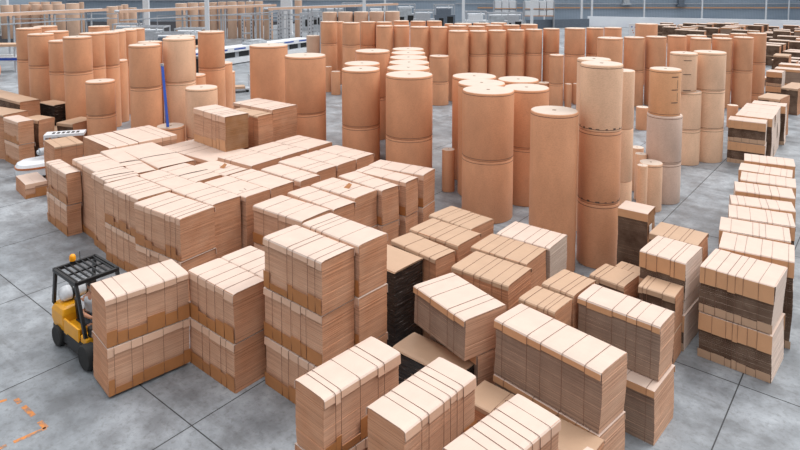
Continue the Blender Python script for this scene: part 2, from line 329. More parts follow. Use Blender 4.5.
ROLLS = [
    # x, y, diameter, ring heights, look, printing, which one, group
    (2.787, 19.5, 1.617, [0.0, 1.944, 4.052], 'k', 0, 'nearest tall one with twin rings, in mid floor', 'big kraft paper rolls standing in the centre'),
    (2.852, 21.6, 1.631, [0.0, 3.931], 'k', 0, 'tall roll second in line behind the twin-ringed one', 'big kraft paper rolls standing in the centre'),
    (2.809, 23.4, 1.647, [0.0, 3.886], 'k', 0, 'tall roll third in line behind the twin-ringed one', 'big kraft paper rolls standing in the centre'),
    (4.281, 20.9, 1.502, [0.0, 1.927, 3.89], 'k', 0, 'tall roll right of the twin-ringed one, capped disc half hidden', 'big kraft paper rolls standing in the centre'),
    (4.38, 22.9, 1.487, [0.0, 3.844], 'k', 0, 'tall roll at the back of the middle cluster', 'big kraft paper rolls standing in the centre'),
    (3.972, 15.85, 1.197, [0.0, 4.164], 'k', 0, 'plain unseamed one nearest to the grey-pale bundles', 'big kraft paper rolls standing in the centre'),
    (1.725, 21.8, 0.454, [0.0, 1.506], 'k', 0, 'low slim one peeping out beside the middle cluster', 'big kraft paper rolls standing in the centre'),
    (0.328, 22.2, 1.686, [0.0, 1.93, 4.137], 'k', 0, 'nearest in the central file of white-topped rolls', 'row of kraft rolls with lined-up white tops'),
    (0.321, 24.1, 1.668, [0.0, 4.112], 'k', 0, 'second in the central file of white-topped rolls', 'row of kraft rolls with lined-up white tops'),
    (0.376, 25.9, 1.688, [0.0, 4.082], 'k', 0, 'third in the central file of white-topped rolls', 'row of kraft rolls with lined-up white tops'),
    (0.381, 27.8, 1.678, [0.0, 4.057], 'k', 0, 'fourth in the central file of white-topped rolls', 'row of kraft rolls with lined-up white tops'),
    (0.396, 29.8, 1.632, [0.0, 4.027], 'k', 0, 'fifth in the central file of white-topped rolls', 'row of kraft rolls with lined-up white tops'),
    (0.41, 31.8, 1.615, [0.0, 3.99], 'k', 0, 'farthest in the central file of white-topped rolls', 'row of kraft rolls with lined-up white tops'),
    (-1.522, 24.0, 1.467, [0.0, 1.895, 4.079], 'k', 0, 'front one of the pair beside the white-topped file', 'kraft rolls left of the white-topped file'),
    (-1.589, 25.9, 1.48, [0.0, 4.04], 'k', 0, 'back one of the pair left of the white-topped file', 'kraft rolls left of the white-topped file'),
    (-1.308, 29.5, 1.638, [0.0, 1.97, 4.158], 'k', 0, 'taller one behind the pair left of the white-topped file', 'kraft rolls left of the white-topped file'),
    (-3.912, 25.6, 1.668, [0.0, 2.07, 4.413], 'k', 0, 'right one of the big twin rolls behind the slotted stack', 'kraft rolls left of the white-topped file'),
    (-6.051, 28.6, 1.718, [0.0, 4.524], 'k', 0, 'left one of the big twin rolls behind the slotted stack', 'kraft rolls left of the white-topped file'),
    (-14.538, 28.0, 1.182, [0.0, 3.372, 4.962], 'k', 0, 'widest front one of the left cluster', 'tall kraft rolls of the left cluster'),
    (-17.448, 30.2, 1.143, [0.0, 3.353, 4.899], 'k', 0, 'front left one of the left cluster, second from the edge', 'tall kraft rolls of the left cluster'),
    (-18.98, 31.8, 1.154, [0.0, 3.443, 5.054], 'k', 0, 'leftmost one of the left cluster', 'tall kraft rolls of the left cluster'),
    (-16.158, 29.6, 1.079, [0.0, 3.136, 4.635], 'k', 0, 'shorter one squeezed between the two widest left ones', 'tall kraft rolls of the left cluster'),
    (-19.376, 34.0, 1.155, [0.0, 4.994], 'k', 0, 'half hidden one behind the leftmost rolls', 'tall kraft rolls of the left cluster'),
    (-18.005, 32.6, 1.13, [0.0, 4.835], 'k', 0, 'half hidden one behind the shorter left roll', 'tall kraft rolls of the left cluster'),
    (-18.38, 38.0, 1.191, [0.0, 4.699], 'k', 0, 'farthest one of the left cluster', 'tall kraft rolls of the left cluster'),
    (-14.91, 30.1, 1.111, [0.0, 3.308, 4.952], 'k', 0, 'first in the file behind the widest left roll', 'tall kraft rolls of the left cluster'),
    (-14.927, 31.6, 1.154, [0.0, 3.16, 4.865], 'k', 0, 'second in the file behind the widest left roll', 'tall kraft rolls of the left cluster'),
    (-15.543, 33.793, 1.177, [0.0, 2.925, 4.737], 'k', 0, 'third in the file behind the widest left roll', 'tall kraft rolls of the left cluster'),
    (-15.459, 35.0, 1.191, [0.0, 2.83, 4.723], 'k', 0, 'fourth in the file behind the widest left roll', 'tall kraft rolls of the left cluster'),
    (-15.678, 36.6, 1.225, [0.0, 2.688, 4.667], 'k', 0, 'last in the file behind the widest left roll', 'tall kraft rolls of the left cluster'),
    (-14.987, 32.807, 1.046, [0.0, 3.277], 'k', 0, 'lower one behind the receding left file', 'tall kraft rolls of the left cluster'),
    (-12.899, 26.6, 1.163, [0.0, 1.727, 3.188], 'k', 0, 'short one standing before the left cluster', 'tall kraft rolls of the left cluster'),
    (-10.534, 25.6, 1.239, [0.0, 3.099, 4.848], 'k', 0, 'dark tan one left of the blue pole', 'tall kraft rolls of the left cluster'),
    (-11.402, 28.3, 1.061, [0.0, 4.706], 'k', 0, 'one hidden behind the dark tan roll by the blue pole', 'tall kraft rolls of the left cluster'),
    (-9.479, 26.6, 1.291, [0.0, 3.153, 5.033], 'l', 0, 'tall one right of the blue pole', 'tall kraft rolls of the left cluster'),
    (-9.966, 28.255, 1.252, [0.0, 4.976], 'k', 0, 'one hidden behind the pale roll by the blue pole', 'tall kraft rolls of the left cluster'),
    (-9.185, 24.6, 1.071, [0.0, 1.694], 'k', 0, 'low stub at the foot of the blue pole', 'tall kraft rolls of the left cluster'),
    (-9.479, 31.2, 1.281, [0.0, 3.104, 4.934], 'k', 0, 'tall one on the right of the left cluster', 'tall kraft rolls of the left cluster'),
    (-8.103, 25.2, 1.255, [0.0, 1.115, 3.147], 'l', 0, 'short one behind the high strapped load', 'tall kraft rolls of the left cluster'),
    (-9.83, 29.445, 1.106, [0.0, 3.015], 'k', 0, 'low one behind the short pale roll', 'tall kraft rolls of the left cluster'),
    (-9.599, 33.0, 1.29, [0.0, 3.118], 'k', 0, 'middle-height one behind the tall right one', 'tall kraft rolls of the left cluster'),
    (-9.949, 35.0, 1.19, [0.0, 2.34], 'k', 0, 'lowest one behind the tall right one', 'tall kraft rolls of the left cluster'),
    (-4.92, 43.0, 1.142, [0.0, 3.116, 4.643], 'k', 0, 'first from the left in the front rank at the back', 'front rank of the back wall of rolls'),
    (-3.26, 41.5, 1.165, [0.0, 3.168, 4.675], 'k', 0, 'second from the left in the front rank at the back', 'front rank of the back wall of rolls'),
    (-2.218, 43.5, 1.065, [0.0, 2.938, 4.602], 'k', 0, 'third from the left in the front rank at the back', 'front rank of the back wall of rolls'),
    (-1.034, 41.5, 1.116, [0.0, 4.468], 'k', 0, 'fourth from the left in the front rank at the back', 'front rank of the back wall of rolls'),
    (0.101, 41.8, 1.098, [0.0, 4.453], 'k', 0, 'fifth from the left in the front rank at the back', 'front rank of the back wall of rolls'),
    (1.279, 40.8, 1.226, [0.0, 4.454], 'k', 0, 'sixth from the left in the front rank at the back', 'front rank of the back wall of rolls'),
    (2.534, 40.8, 1.205, [0.0, 4.447], 'k', 0, 'seventh from the left in the front rank at the back', 'front rank of the back wall of rolls'),
    (3.634, 38.6, 1.248, [0.0, 4.369], 'k', 0, 'eighth from the left in the front rank at the back', 'front rank of the back wall of rolls'),
    (4.891, 38.8, 1.122, [0.0, 2.865, 4.346], 'k', 0, 'ninth from the left in the front rank at the back', 'front rank of the back wall of rolls'),
    (6.091, 39.0, 1.117, [0.0, 2.86, 4.362], 'k', 0, 'tenth from the left in the front rank at the back', 'front rank of the back wall of rolls'),
    (7.294, 39.2, 1.092, [0.0, 2.855, 4.383], 'k', 0, 'eleventh from the left in the front rank at the back', 'front rank of the back wall of rolls'),
    (8.499, 39.5, 1.058, [0.0, 2.852, 4.385], 'k', 0, 'twelfth from the left in the front rank at the back', 'front rank of the back wall of rolls'),
    (9.686, 39.8, 1.029, [0.0, 2.862, 4.413], 'k', 0, 'thirteenth from the left in the front rank at the back', 'front rank of the back wall of rolls'),
    (10.774, 38.282, 1.234, [0.0, 2.927, 4.555], 'k', 0, 'fourteenth from the left in the front rank at the back', 'front rank of the back wall of rolls'),
    (12.166, 38.8, 1.043, [0.0, 2.884, 4.54], 'k', 0, 'last from the left in the front rank at the back', 'front rank of the back wall of rolls'),
    (-4.407, 44.8, 0.811, [0.0, 4.516], 'k', 0, 'first from the left in the second rank at the back', 'second rank of the back wall of rolls'),
    (-1.115, 43.4, 1.098, [0.0, 4.595], 'k', 0, 'second from the left in the second rank at the back', 'second rank of the back wall of rolls'),
    (0.09, 44.6, 1.093, [0.0, 4.601], 'k', 0, 'third from the left in the second rank at the back', 'second rank of the back wall of rolls'),
    (1.275, 44.0, 1.078, [0.0, 4.611], 'k', 0, 'fourth from the left in the second rank at the back', 'second rank of the back wall of rolls'),
    (2.42, 44.0, 1.077, [0.0, 4.626], 'k', 0, 'fifth from the left in the second rank at the back', 'second rank of the back wall of rolls'),
    (3.779, 40.8, 1.202, [0.0, 4.519], 'k', 0, 'sixth from the left in the second rank at the back', 'second rank of the back wall of rolls'),
    (5.002, 40.8, 1.115, [0.0, 4.493], 'k', 0, 'seventh from the left in the second rank at the back', 'second rank of the back wall of rolls'),
    (6.226, 41.2, 1.102, [0.0, 4.53], 'k', 0, 'eighth from the left in the second rank at the back', 'second rank of the back wall of rolls'),
    (7.428, 41.5, 1.086, [0.0, 4.522], 'k', 0, 'ninth from the left in the second rank at the back', 'second rank of the back wall of rolls'),
    (8.67, 41.8, 1.127, [0.0, 4.541], 'k', 0, 'tenth from the left in the second rank at the back', 'second rank of the back wall of rolls'),
    (14.035, 41.0, 1.105, [0.0, 4.386], 'k', 0, 'last from the left in the second rank at the back', 'second rank of the back wall of rolls'),
    (-5.293, 47.0, 1.107, [0.0, 5.094], 'p', 0, 'first of five pale ones high at the back', 'pale rolls topping the back rank'),
    (-4.113, 47.0, 1.11, [0.0, 5.106], 'p', 0, 'second of five pale ones high at the back', 'pale rolls topping the back rank'),
    (-2.933, 47.0, 1.112, [0.0, 5.117], 'p', 0, 'third of five pale ones high at the back', 'pale rolls topping the back rank'),
    (-1.753, 47.0, 1.113, [0.0, 5.128], 'p', 0, 'fourth of five pale ones high at the back', 'pale rolls topping the back rank'),
    (-0.573, 47.0, 1.114, [0.0, 5.14], 'p', 0, 'fifth of five pale ones high at the back', 'pale rolls topping the back rank'),
    (3.479, 44.2, 0.628, [0.0, 4.413], 'k', 0, 'first in the third rank, mere rim showing', 'third rank of the back wall of rolls'),
    (4.493, 44.4, 1.258, [0.0, 4.414], 'k', 0, 'second in the third rank, mere rim showing', 'third rank of the back wall of rolls'),
    (5.839, 44.6, 1.189, [0.0, 4.428], 'k', 0, 'third in the third rank, mere rim showing', 'third rank of the back wall of rolls'),
    (7.106, 44.8, 1.155, [0.0, 4.444], 'k', 0, 'fourth in the third rank, mere rim showing', 'third rank of the back wall of rolls'),
    (2.361, 37.4, 1.168, [0.0, 1.388, 2.953], 'k', 0, 'low front column right of the white-topped file', 'low rolls in front of the back rank'),
    (9.177, 36.328, 0.824, [0.0, 1.433, 3.137], 'k', 0, 'narrow column before the gap in the back rank', 'low rolls in front of the back rank'),
    (9.86, 36.2, 0.39, [0.0, 1.442], 'k', 0, 'thin stub right of the narrow column', 'low rolls in front of the back rank'),
    (10.718, 37.418, 0.46, [0.0, 1.251], 'k', 0, 'second thin stub right of the narrow column', 'low rolls in front of the back rank'),
    (8.607, 36.872, 0.714, [0.0, 1.408], 'k', 0, 'stub left of the narrow column', 'low rolls in front of the back rank'),
    (-4.215, 40.6, 0.611, [0.0, 1.534], 'k', 0, 'stub at the left foot of the back rank', 'low rolls in front of the back rank'),
    (-4.81, 41.6, 0.473, [0.0, 1.706], 'k', 0, 'thin stub at the far left of the back rank', 'low rolls in front of the back rank'),
    (-6.567, 47.0, 1.011, [0.0, 3.316], 'p', 0, 'pale low one at the left end of the back rank', 'low rolls in front of the back rank'),
    (5.276, 16.2, 1.065, [0.0, 1.706, 3.61, 5.336], 'kkl', 1, 'tallest pale column with printed rings', 'tall rolls of the right-hand group'),
    (5.728, 18.3, 0.962, [0.0, 5.189], 'l', 0, 'one hidden behind the tallest pale column', 'tall rolls of the right-hand group'),
    (6.557, 18.2, 0.671, [0.0, 1.586, 3.16, 4.861], 'l', 0, 'narrow column right of the tallest pale one', 'tall rolls of the right-hand group'),
    (8.988, 20.9, 1.118, [0.0, 1.371, 2.981], 'w', 0, 'thick grey-white column', 'tall rolls of the right-hand group'),
    (8.964, 20.9, 1.009, [2.981, 4.521], 'o', 2, 'dash-marked, standing on the thick grey-white column', 'tall rolls of the right-hand group'),
    (11.761, 25.277, 1.08, [0.0, 1.43, 2.989], 'l', 0, 'column right of the thick grey-white one', 'tall rolls of the right-hand group'),
    (11.563, 25.277, 1.04, [2.989, 4.554], 'l', 3, 'with short dark marks, topping the second pale column', 'tall rolls of the right-hand group'),
    (12.85, 25.723, 1.234, [0.0, 1.387, 2.973, 4.544], 'l', 0, 'pale three-tier column at the bare floor on the right', 'tall rolls of the right-hand group'),
    (8.204, 20.0, 0.715, [0.0, 1.569], 'l', 0, 'wide stub at the foot of the thick column', 'tall rolls of the right-hand group'),
    (7.572, 19.1, 0.315, [0.0, 1.74], 'l', 0, 'thin stub before the wide stub', 'tall rolls of the right-hand group'),
    (8.223, 20.9, 0.374, [0.0, 1.598], 'l', 0, 'middle stub behind the wide stub', 'tall rolls of the right-hand group'),
    (8.467, 21.9, 0.459, [0.0, 1.552], 'l', 0, 'rear stub behind the wide stub', 'tall rolls of the right-hand group'),
    (12.201, 31.0, 0.6, [0.0, 1.139], 'k', 0, 'low stub in the shade between the right columns', 'tall rolls of the right-hand group'),
    (17.009, 31.5, 0.509, [0.0, 1.129], 'k', 0, 'low stub behind the pale three-tier column', 'tall rolls of the right-hand group'),
    (12.039, 35.6, 1.406, [0.0, 4.21], 'k', 0, 'first from the left in the file behind the right-hand columns', 'back file of the right-hand rolls'),
    (14.025, 37.2, 1.181, [0.0, 2.107, 4.098], 'k', 0, 'second from the left in the file behind the right-hand columns', 'back file of the right-hand rolls'),
    (15.334, 37.2, 1.177, [0.0, 2.198, 4.134], 'k', 0, 'third from the left in the file behind the right-hand columns', 'back file of the right-hand rolls'),
    (18.603, 39.0, 1.171, [0.0, 4.047], 'k', 0, 'fifth from the left in the file behind the right-hand columns', 'back file of the right-hand rolls'),
    (17.208, 38.6, 1.106, [0.0, 4.064], 'k', 0, 'fourth from the left in the file behind the right-hand columns', 'back file of the right-hand rolls'),
    (17.626, 36.4, 1.132, [0.0, 4.112], 'k', 0, 'sixth from the left in the file behind the right-hand columns', 'back file of the right-hand rolls'),
    (18.989, 36.6, 1.071, [0.0, 2.134, 4.094], 'k', 0, 'seventh from the left in the file behind the right-hand columns', 'back file of the right-hand rolls'),
    (20.235, 36.6, 1.076, [0.0, 2.176, 4.153], 'k', 0, 'eighth from the left in the file behind the right-hand columns', 'back file of the right-hand rolls'),
    (21.703, 37.8, 1.039, [0.0, 0.6, 2.493, 4.287], 'k', 0, 'last from the left in the file behind the right-hand columns', 'back file of the right-hand rolls'),
    (17.819, 45.0, 1.523, [0.0, 4.357], 'k', 0, 'tan one standing out above the right-hand file', 'x'),
    (21.686, 42.0, 1.064, [0.0, 3.842], 'k', 0, 'first mere rim behind the right-hand file', 'x'),
    (22.883, 42.0, 1.023, [0.0, 3.897], 'k', 0, 'second mere rim behind the right-hand file', 'x'),
    (-50.442, 80.0, 1.41, [0.0, 4.304], 'p', 0, 'first from the left in the far rank behind the conveyors', 'far rolls behind the conveyors on the left'),
    (-51.041, 83.0, 0.826, [0.0, 4.224], 'p', 0, 'second from the left in the far rank behind the conveyors', 'far rolls behind the conveyors on the left'),
    (-49.216, 82.0, 1.176, [0.0, 4.29], 'p', 0, 'third from the left in the far rank behind the conveyors', 'far rolls behind the conveyors on the left'),
    (-47.782, 82.0, 1.208, [0.0, 4.316], 'p', 0, 'fourth from the left in the far rank behind the conveyors', 'far rolls behind the conveyors on the left'),
    (-46.349, 82.0, 1.194, [0.0, 4.329], 'p', 0, 'fifth from the left in the far rank behind the conveyors', 'far rolls behind the conveyors on the left'),
    (-43.705, 80.0, 1.352, [0.0, 4.432], 'p', 0, 'sixth from the left in the far rank behind the conveyors', 'far rolls behind the conveyors on the left'),
    (-40.94, 78.0, 1.493, [0.0, 4.596], 'p', 0, 'seventh from the left in the far rank behind the conveyors', 'far rolls behind the conveyors on the left'),
    (-42.864, 84.0, 0.59, [0.0, 4.548], 'p', 0, 'eighth from the left in the far rank behind the conveyors', 'far rolls behind the conveyors on the left'),
    (-35.992, 78.0, 1.308, [0.0, 4.209], 'p', 0, 'ninth from the left in the far rank behind the conveyors', 'far rolls behind the conveyors on the left'),
    (-35.969, 80.0, 0.806, [0.0, 4.201], 'p', 0, 'tenth from the left in the far rank behind the conveyors', 'far rolls behind the conveyors on the left'),
    (-36.186, 82.0, 0.865, [0.0, 4.29], 'p', 0, 'eleventh from the left in the far rank behind the conveyors', 'far rolls behind the conveyors on the left'),
    (-34.303, 80.0, 0.987, [0.0, 3.97], 'p', 0, 'twelfth from the left in the far rank behind the conveyors', 'far rolls behind the conveyors on the left'),
    (-27.36, 78.0, 1.371, [0.0, 4.596], 'p', 0, 'thirteenth from the left in the far rank behind the conveyors', 'far rolls behind the conveyors on the left'),
    (-26.228, 79.0, 1.302, [0.0, 4.635], 'p', 0, 'fourteenth from the left in the far rank behind the conveyors', 'far rolls behind the conveyors on the left'),
    (-25.188, 80.0, 1.204, [0.0, 4.624], 'p', 0, 'fifteenth from the left in the far rank behind the conveyors', 'far rolls behind the conveyors on the left'),
    (-23.95, 80.0, 1.004, [0.0, 4.663], 'p', 0, 'sixteenth from the left in the far rank behind the conveyors', 'far rolls behind the conveyors on the left'),
    (-22.789, 80.0, 1.068, [0.0, 4.714], 'p', 0, 'seventeenth from the left in the far rank behind the conveyors', 'far rolls behind the conveyors on the left'),
    (-21.545, 80.0, 1.195, [0.0, 4.74], 'p', 0, 'eighteenth from the left in the far rank behind the conveyors', 'far rolls behind the conveyors on the left'),
    (-20.614, 81.0, 0.954, [0.0, 4.705], 'p', 0, 'nineteenth from the left in the far rank behind the conveyors', 'far rolls behind the conveyors on the left'),
    (-19.25, 80.0, 1.031, [0.0, 4.753], 'p', 0, 'twentieth from the left in the far rank behind the conveyors', 'far rolls behind the conveyors on the left'),
    (-18.103, 80.0, 1.047, [0.0, 4.791], 'p', 0, 'twenty-first from the left in the far rank behind the conveyors', 'far rolls behind the conveyors on the left'),
    (-16.695, 79.0, 1.123, [0.0, 3.939], 'p', 0, 'twenty-second from the left in the far rank behind the conveyors', 'far rolls behind the conveyors on the left'),
    (-13.365, 82.0, 0.958, [0.0, 4.841], 'p', 0, 'last from the left in the far rank behind the conveyors', 'far rolls behind the conveyors on the left'),
    (-50.395, 86.0, 1.347, [0.0, 4.478], 'p', 0, 'first rim peeping over the far rank', 'far rolls behind the conveyors on the left'),
    (-49.163, 86.5, 1.127, [0.0, 4.474], 'p', 0, 'second rim peeping over the far rank', 'far rolls behind the conveyors on the left'),
    (-47.879, 87.0, 1.323, [0.0, 4.47], 'p', 0, 'third rim peeping over the far rank', 'far rolls behind the conveyors on the left'),
]
FIELD = [
    (25.21, 39.98, 1.80, 2, 0.01),
    (26.25, 41.25, 1.90, 2, -0.01),
    (26.29, 44.09, 0.60, 2, 0.05),
    (27.84, 42.66, 0.95, 1, -0.02),
    (28.73, 44.29, 0.95, 0, 0.03),
    (29.97, 45.49, 0.95, 0, -0.04),
    (29.93, 48.17, 1.30, 1, -0.04),
    (31.14, 47.01, 0.95, 1, 0.05),
    (30.77, 49.35, 0.95, 2, -0.03),
    (31.82, 50.45, 0.95, 1, -0.00),
    (33.16, 52.46, 0.95, 1, -0.03),
    (32.66, 54.82, 1.80, 1, 0.00),
    (34.34, 53.95, 1.30, 1, -0.07),
    (33.92, 56.24, 1.80, 1, -0.06),
    (35.35, 54.98, 1.30, 2, -0.08),
    (35.29, 58.09, 0.95, 1, 0.03),
    (36.54, 56.70, 1.90, 1, 0.01),
    (36.14, 59.15, 1.80, 1, -0.02),
    (37.59, 57.93, 0.95, 1, -0.05),
    (37.53, 60.43, 0.60, 1, 0.08),
    (38.68, 59.14, 1.90, 2, 0.05),
    (37.67, 63.46, 0.95, 0, -0.06),
    (38.86, 62.41, 1.90, 1, 0.07),
    (40.35, 61.03, 0.95, 1, 0.06),
    (38.33, 64.64, 0.60, 1, 0.03),
    (39.72, 63.37, 1.80, 2, -0.06),
    (41.10, 62.46, 0.95, 2, 0.06),
    (32.60, 71.58, 1.80, 1, -0.02),
    (33.66, 70.36, 1.80, 1, 0.03),
    (39.45, 65.63, 0.60, 2, 0.03),
    (40.88, 64.81, 1.30, 1, -0.07),
    (32.41, 74.54, 1.90, 1, 0.03),
    (33.86, 73.21, 1.80, 1, 0.03),
    (42.27, 66.38, 0.95, 0, -0.01),
    (33.51, 75.96, 1.80, 1, 0.01),
    (34.77, 74.70, 1.90, 0, -0.03),
    (38.91, 71.19, 1.80, 1, 0.05),
    (43.22, 67.81, 0.60, 1, 0.00),
    (32.97, 78.09, 1.90, 1, 0.06),
    (37.35, 74.47, 1.80, 1, -0.04),
    (38.85, 73.47, 1.90, 2, -0.02),
    (42.98, 69.97, 1.80, 1, 0.07),
    (44.24, 68.71, 0.60, 1, -0.01),
    (33.26, 81.09, 1.30, 0, -0.04),
    (34.58, 80.10, 1.80, 1, 0.06),
    (37.36, 77.75, 1.80, 1, -0.03),
    (40.13, 75.28, 1.90, 1, -0.07),
    (44.29, 72.17, 1.80, 1, 0.03),
    (45.75, 70.59, 1.80, 2, 0.07),
    (34.18, 82.37, 0.95, 1, 0.03),
    (38.45, 78.82, 1.30, 1, 0.03),
    (40.98, 76.60, 1.90, 0, 0.06),
    (45.43, 72.98, 0.95, 0, 0.06),
    (46.71, 72.15, 1.90, 1, 0.01),
    (35.03, 83.62, 0.95, 2, -0.08),
    (36.47, 82.07, 0.95, 1, 0.06),
    (37.85, 81.05, 1.90, 1, -0.05),
    (39.40, 80.10, 1.90, 1, -0.01),
    (42.09, 77.61, 1.80, 2, -0.04),
    (43.30, 76.61, 1.30, 0, -0.06),
    (44.96, 75.65, 0.60, 1, 0.07),
    (46.38, 74.18, 1.30, 1, 0.01),
    (47.73, 73.10, 0.95, 1, -0.01),
    (36.59, 85.39, 1.30, 0, -0.02),
    (39.42, 82.71, 0.95, 1, -0.04),
    (40.63, 81.75, 1.30, 2, 0.03),
    (42.00, 80.59, 1.90, 1, 0.03),
    (43.66, 79.60, 1.80, 2, 0.01),
    (44.90, 78.55, 1.80, 1, -0.08),
    (46.24, 77.42, 0.95, 1, 0.07),
    (47.61, 76.28, 0.95, 1, 0.04),
    (49.17, 74.96, 1.80, 1, 0.03),
    (36.22, 87.87, 0.60, 0, -0.01),
    (38.97, 85.32, 1.30, 1, -0.04),
    (40.39, 83.90, 0.95, 0, 0.05),
    (41.86, 82.93, 1.80, 0, 0.01),
    (42.97, 81.95, 1.80, 2, 0.06),
    (44.60, 80.65, 1.30, 1, 0.05),
    (47.26, 78.67, 0.95, 2, 0.05),
    (48.60, 77.34, 1.90, 1, 0.03),
    (50.18, 76.37, 1.90, 0, 0.04),
    (37.22, 89.08, 0.60, 0, -0.03),
    (39.96, 86.63, 1.30, 0, -0.04),
    (41.41, 85.69, 1.30, 2, -0.08),
    (44.20, 83.03, 1.80, 1, 0.07),
    (45.60, 82.34, 0.95, 1, -0.06),
    (47.07, 81.12, 1.80, 1, 0.03),
    (38.80, 90.54, 1.30, 1, 0.03),
    (41.48, 88.17, 0.95, 1, -0.01),
    (42.92, 87.36, 0.95, 1, -0.03),
    (45.69, 84.98, 0.60, 2, 0.07),
    (48.33, 82.56, 0.95, 1, -0.05),
    (51.44, 80.54, 0.60, 0, 0.03),
    (52.52, 79.33, 0.95, 0, 0.02),
    (42.45, 89.53, 0.95, 1, -0.02),
    (45.45, 87.41, 0.95, 1, 0.05),
    (46.67, 86.17, 0.95, 1, -0.01),
    (48.08, 85.01, 0.95, 2, 0.05),
    (52.30, 81.88, 0.60, 2, -0.08),
    (42.04, 91.82, 0.95, 1, -0.04),
    (45.02, 89.75, 0.60, 1, 0.01),
    (47.73, 87.48, 0.60, 1, 0.06),
    (49.28, 86.46, 0.60, 1, 0.08),
    (43.59, 93.68, 0.60, 0, -0.04),
    (46.36, 91.53, 0.60, 2, 0.07),
    (47.86, 90.49, 0.95, 1, 0.04),
    (50.54, 87.88, 0.95, 1, -0.02),
    (54.72, 84.74, 0.60, 1, 0.02),
    (48.73, 91.83, 0.95, 1, -0.04),
    (50.13, 90.51, 0.95, 0, 0.04),
    (52.76, 88.18, 0.95, 1, 0.01),
    (54.31, 87.24, 0.60, 0, -0.08),
    (55.30, 88.64, 0.60, 0, -0.01),
    (56.78, 87.34, 0.95, 0, 0.04),
]
POLE = [(-9.106, 24.100, 1.752), (-9.600, 25.000, 4.038)]
SKY = [(.0, (.05, .05, .056)), (.12, (.15, .15, .157)), (.42, (.58, .58, .59)), (1.0, (1.45, 1.45, 1.47))]
SKYS = 1.25
SUN = (1.9, 52, 115, 36)
EXPO = 0.15

# ------------------------------------------------------------------ setting
A_H = Vector((.629, .777)); B_H = Vector((.777, -.629))
mb = MB()
angB = math.atan2(B_H.y, B_H.x)
b_cuts = [-82.0+3.477*k for k in range(0, 42)]
b0 = min(b_cuts, key=lambda q: abs(q+5.54)); b_cuts = [q-5.54-b0 for q in b_cuts]
a_cuts = [5.55+7.01*k for k in range(-2, 22)]
g = .011
for i in range(len(b_cuts)-1):
    for j in range(len(a_cuts)-1):
        # every slab panel of the floor with its sawn joint around it
        x0, x1, y0, y1 = b_cuts[i]+g, b_cuts[i+1]-g, a_cuts[j]+g, a_cuts[j+1]-g
        mb.add([(x0, y0, 0), (x1, y0, 0), (x1, y1, 0), (x0, y1, 0)], [(0, 1, 2, 3)], 0)
x0, x1, y0, y1 = b_cuts[0], b_cuts[-1], a_cuts[0], a_cuts[-1]
mb.box(x0, x1, y0, y1, -.3, -.006, 1)
fl = mb.build('floor', [M['concrete'], M['joint']], None, (0, 0, 0), angB)
tag(fl, kind='structure')

def wall(name, p, q, h, th, mat):
    p, q = Vector(p), Vector(q); d = q-p
    mb = MB(); mb.box(0, d.length, -th/2, th/2, 0, h)
    return tag(mb.build(name, mat, None, (p.x, p.y, 0), math.atan2(d.y, d.x)), kind='structure')
wall('wall_back', (-62, 113), (78, 113), 13, .3, M['wall'])
wall('wall_right', (78, 113), (78, 2), 13, .3, M['wall'])
wall('wall_left', (-62, 113), (-62, 20), 13, .3, M['wall'])
wall('wall_low', (30.5, 101.3), (77.5, 84.2), 1.62, .25, M['lowwall'])
wall('wall_partition', (19.5, 96), (30.2, 99.5), 1.35, .15, M['bluegrey'])
def column(name, u, Y, w, h=13):
    x = (u-400)/624*Y
    mb = MB(); mb.box(-w/2, w/2, -w/4, w/4, 0, h); mb.box(-w/2-.06, w/2+.06, -w/4-.06, w/4+.06, 0, .25)
    return tag(mb.build(name, M['whitep'], None, (x, Y, 0)), kind='structure')
for k, (u, Y, w) in enumerate([(206.8, 60, .40), (364.2, 75, .40), (463.4, 88, .40), (532, 90, .40), (581.8, 106, .34), (592, 108, .34), (544.5, 110, .25),
        (644.4, 109, .25), (702.3, 109, .25), (766.3, 109, .25), (789, 110, .18), (146, 86, .8), (286.5, 86, 1.5), (4, 84, 1.0), (250, 92, .3), (385, 92, .3)]):
    column('column' if k == 0 else 'column.%03d' % k, u, Y, w)
for k, (z, m_, th, x0, x1) in enumerate([(4.35, 'whitep', .16, 10, 77), (3.25, 'steel', .16, 10, 77), (2.5, 'kraft', .2, 14, 77), (5.3, 'steel', .12, -40, 77), (3.9, 'steel', .2, -60, 10)]):
    mb = MB(); mb.box(x0, x1, -.06, .06, z-th/2, z+th/2)
    tag(mb.build('trim_%d' % (k+1), M[m_], None, (0, 112.6, 0)), kind='structure')

# worn floor marking
mb = MB()
def strip(p, q, w):
    p, q = Vector(p), Vector(q); n = Vector((-(q-p).y, (q-p).x)).normalized()*w/2
    mb.add([(*(p-n), .002), (*(q-n), .002), (*(q+n), .002), (*(p+n), .002)], [(0, 1, 2, 3)])
P0, P1, P2, P3 = Vector((-6.95, 10.70)), Vector((-5.94, 9.93)), Vector((-7.1, 8.85)), Vector((-7.9, 10.1))
for a, b_ in ((.05, .2), (.3, .62), (.8, 1.0)): strip(P0.lerp(P1, a), P0.lerp(P1, b_), .085)
for a, b_ in ((.0, .3), (.36, .9)): strip(P1.lerp(P2, a), P1.lerp(P2, b_), .075)
for a, b_ in ((.1, .35),): strip(P0.lerp(P3, a), P0.lerp(P3, b_), .07)
o = mb.build('floor_marking', M['tape'])
tag(o, 'worn orange corner line painted on the concrete in front of the forklift', 'floor marking')

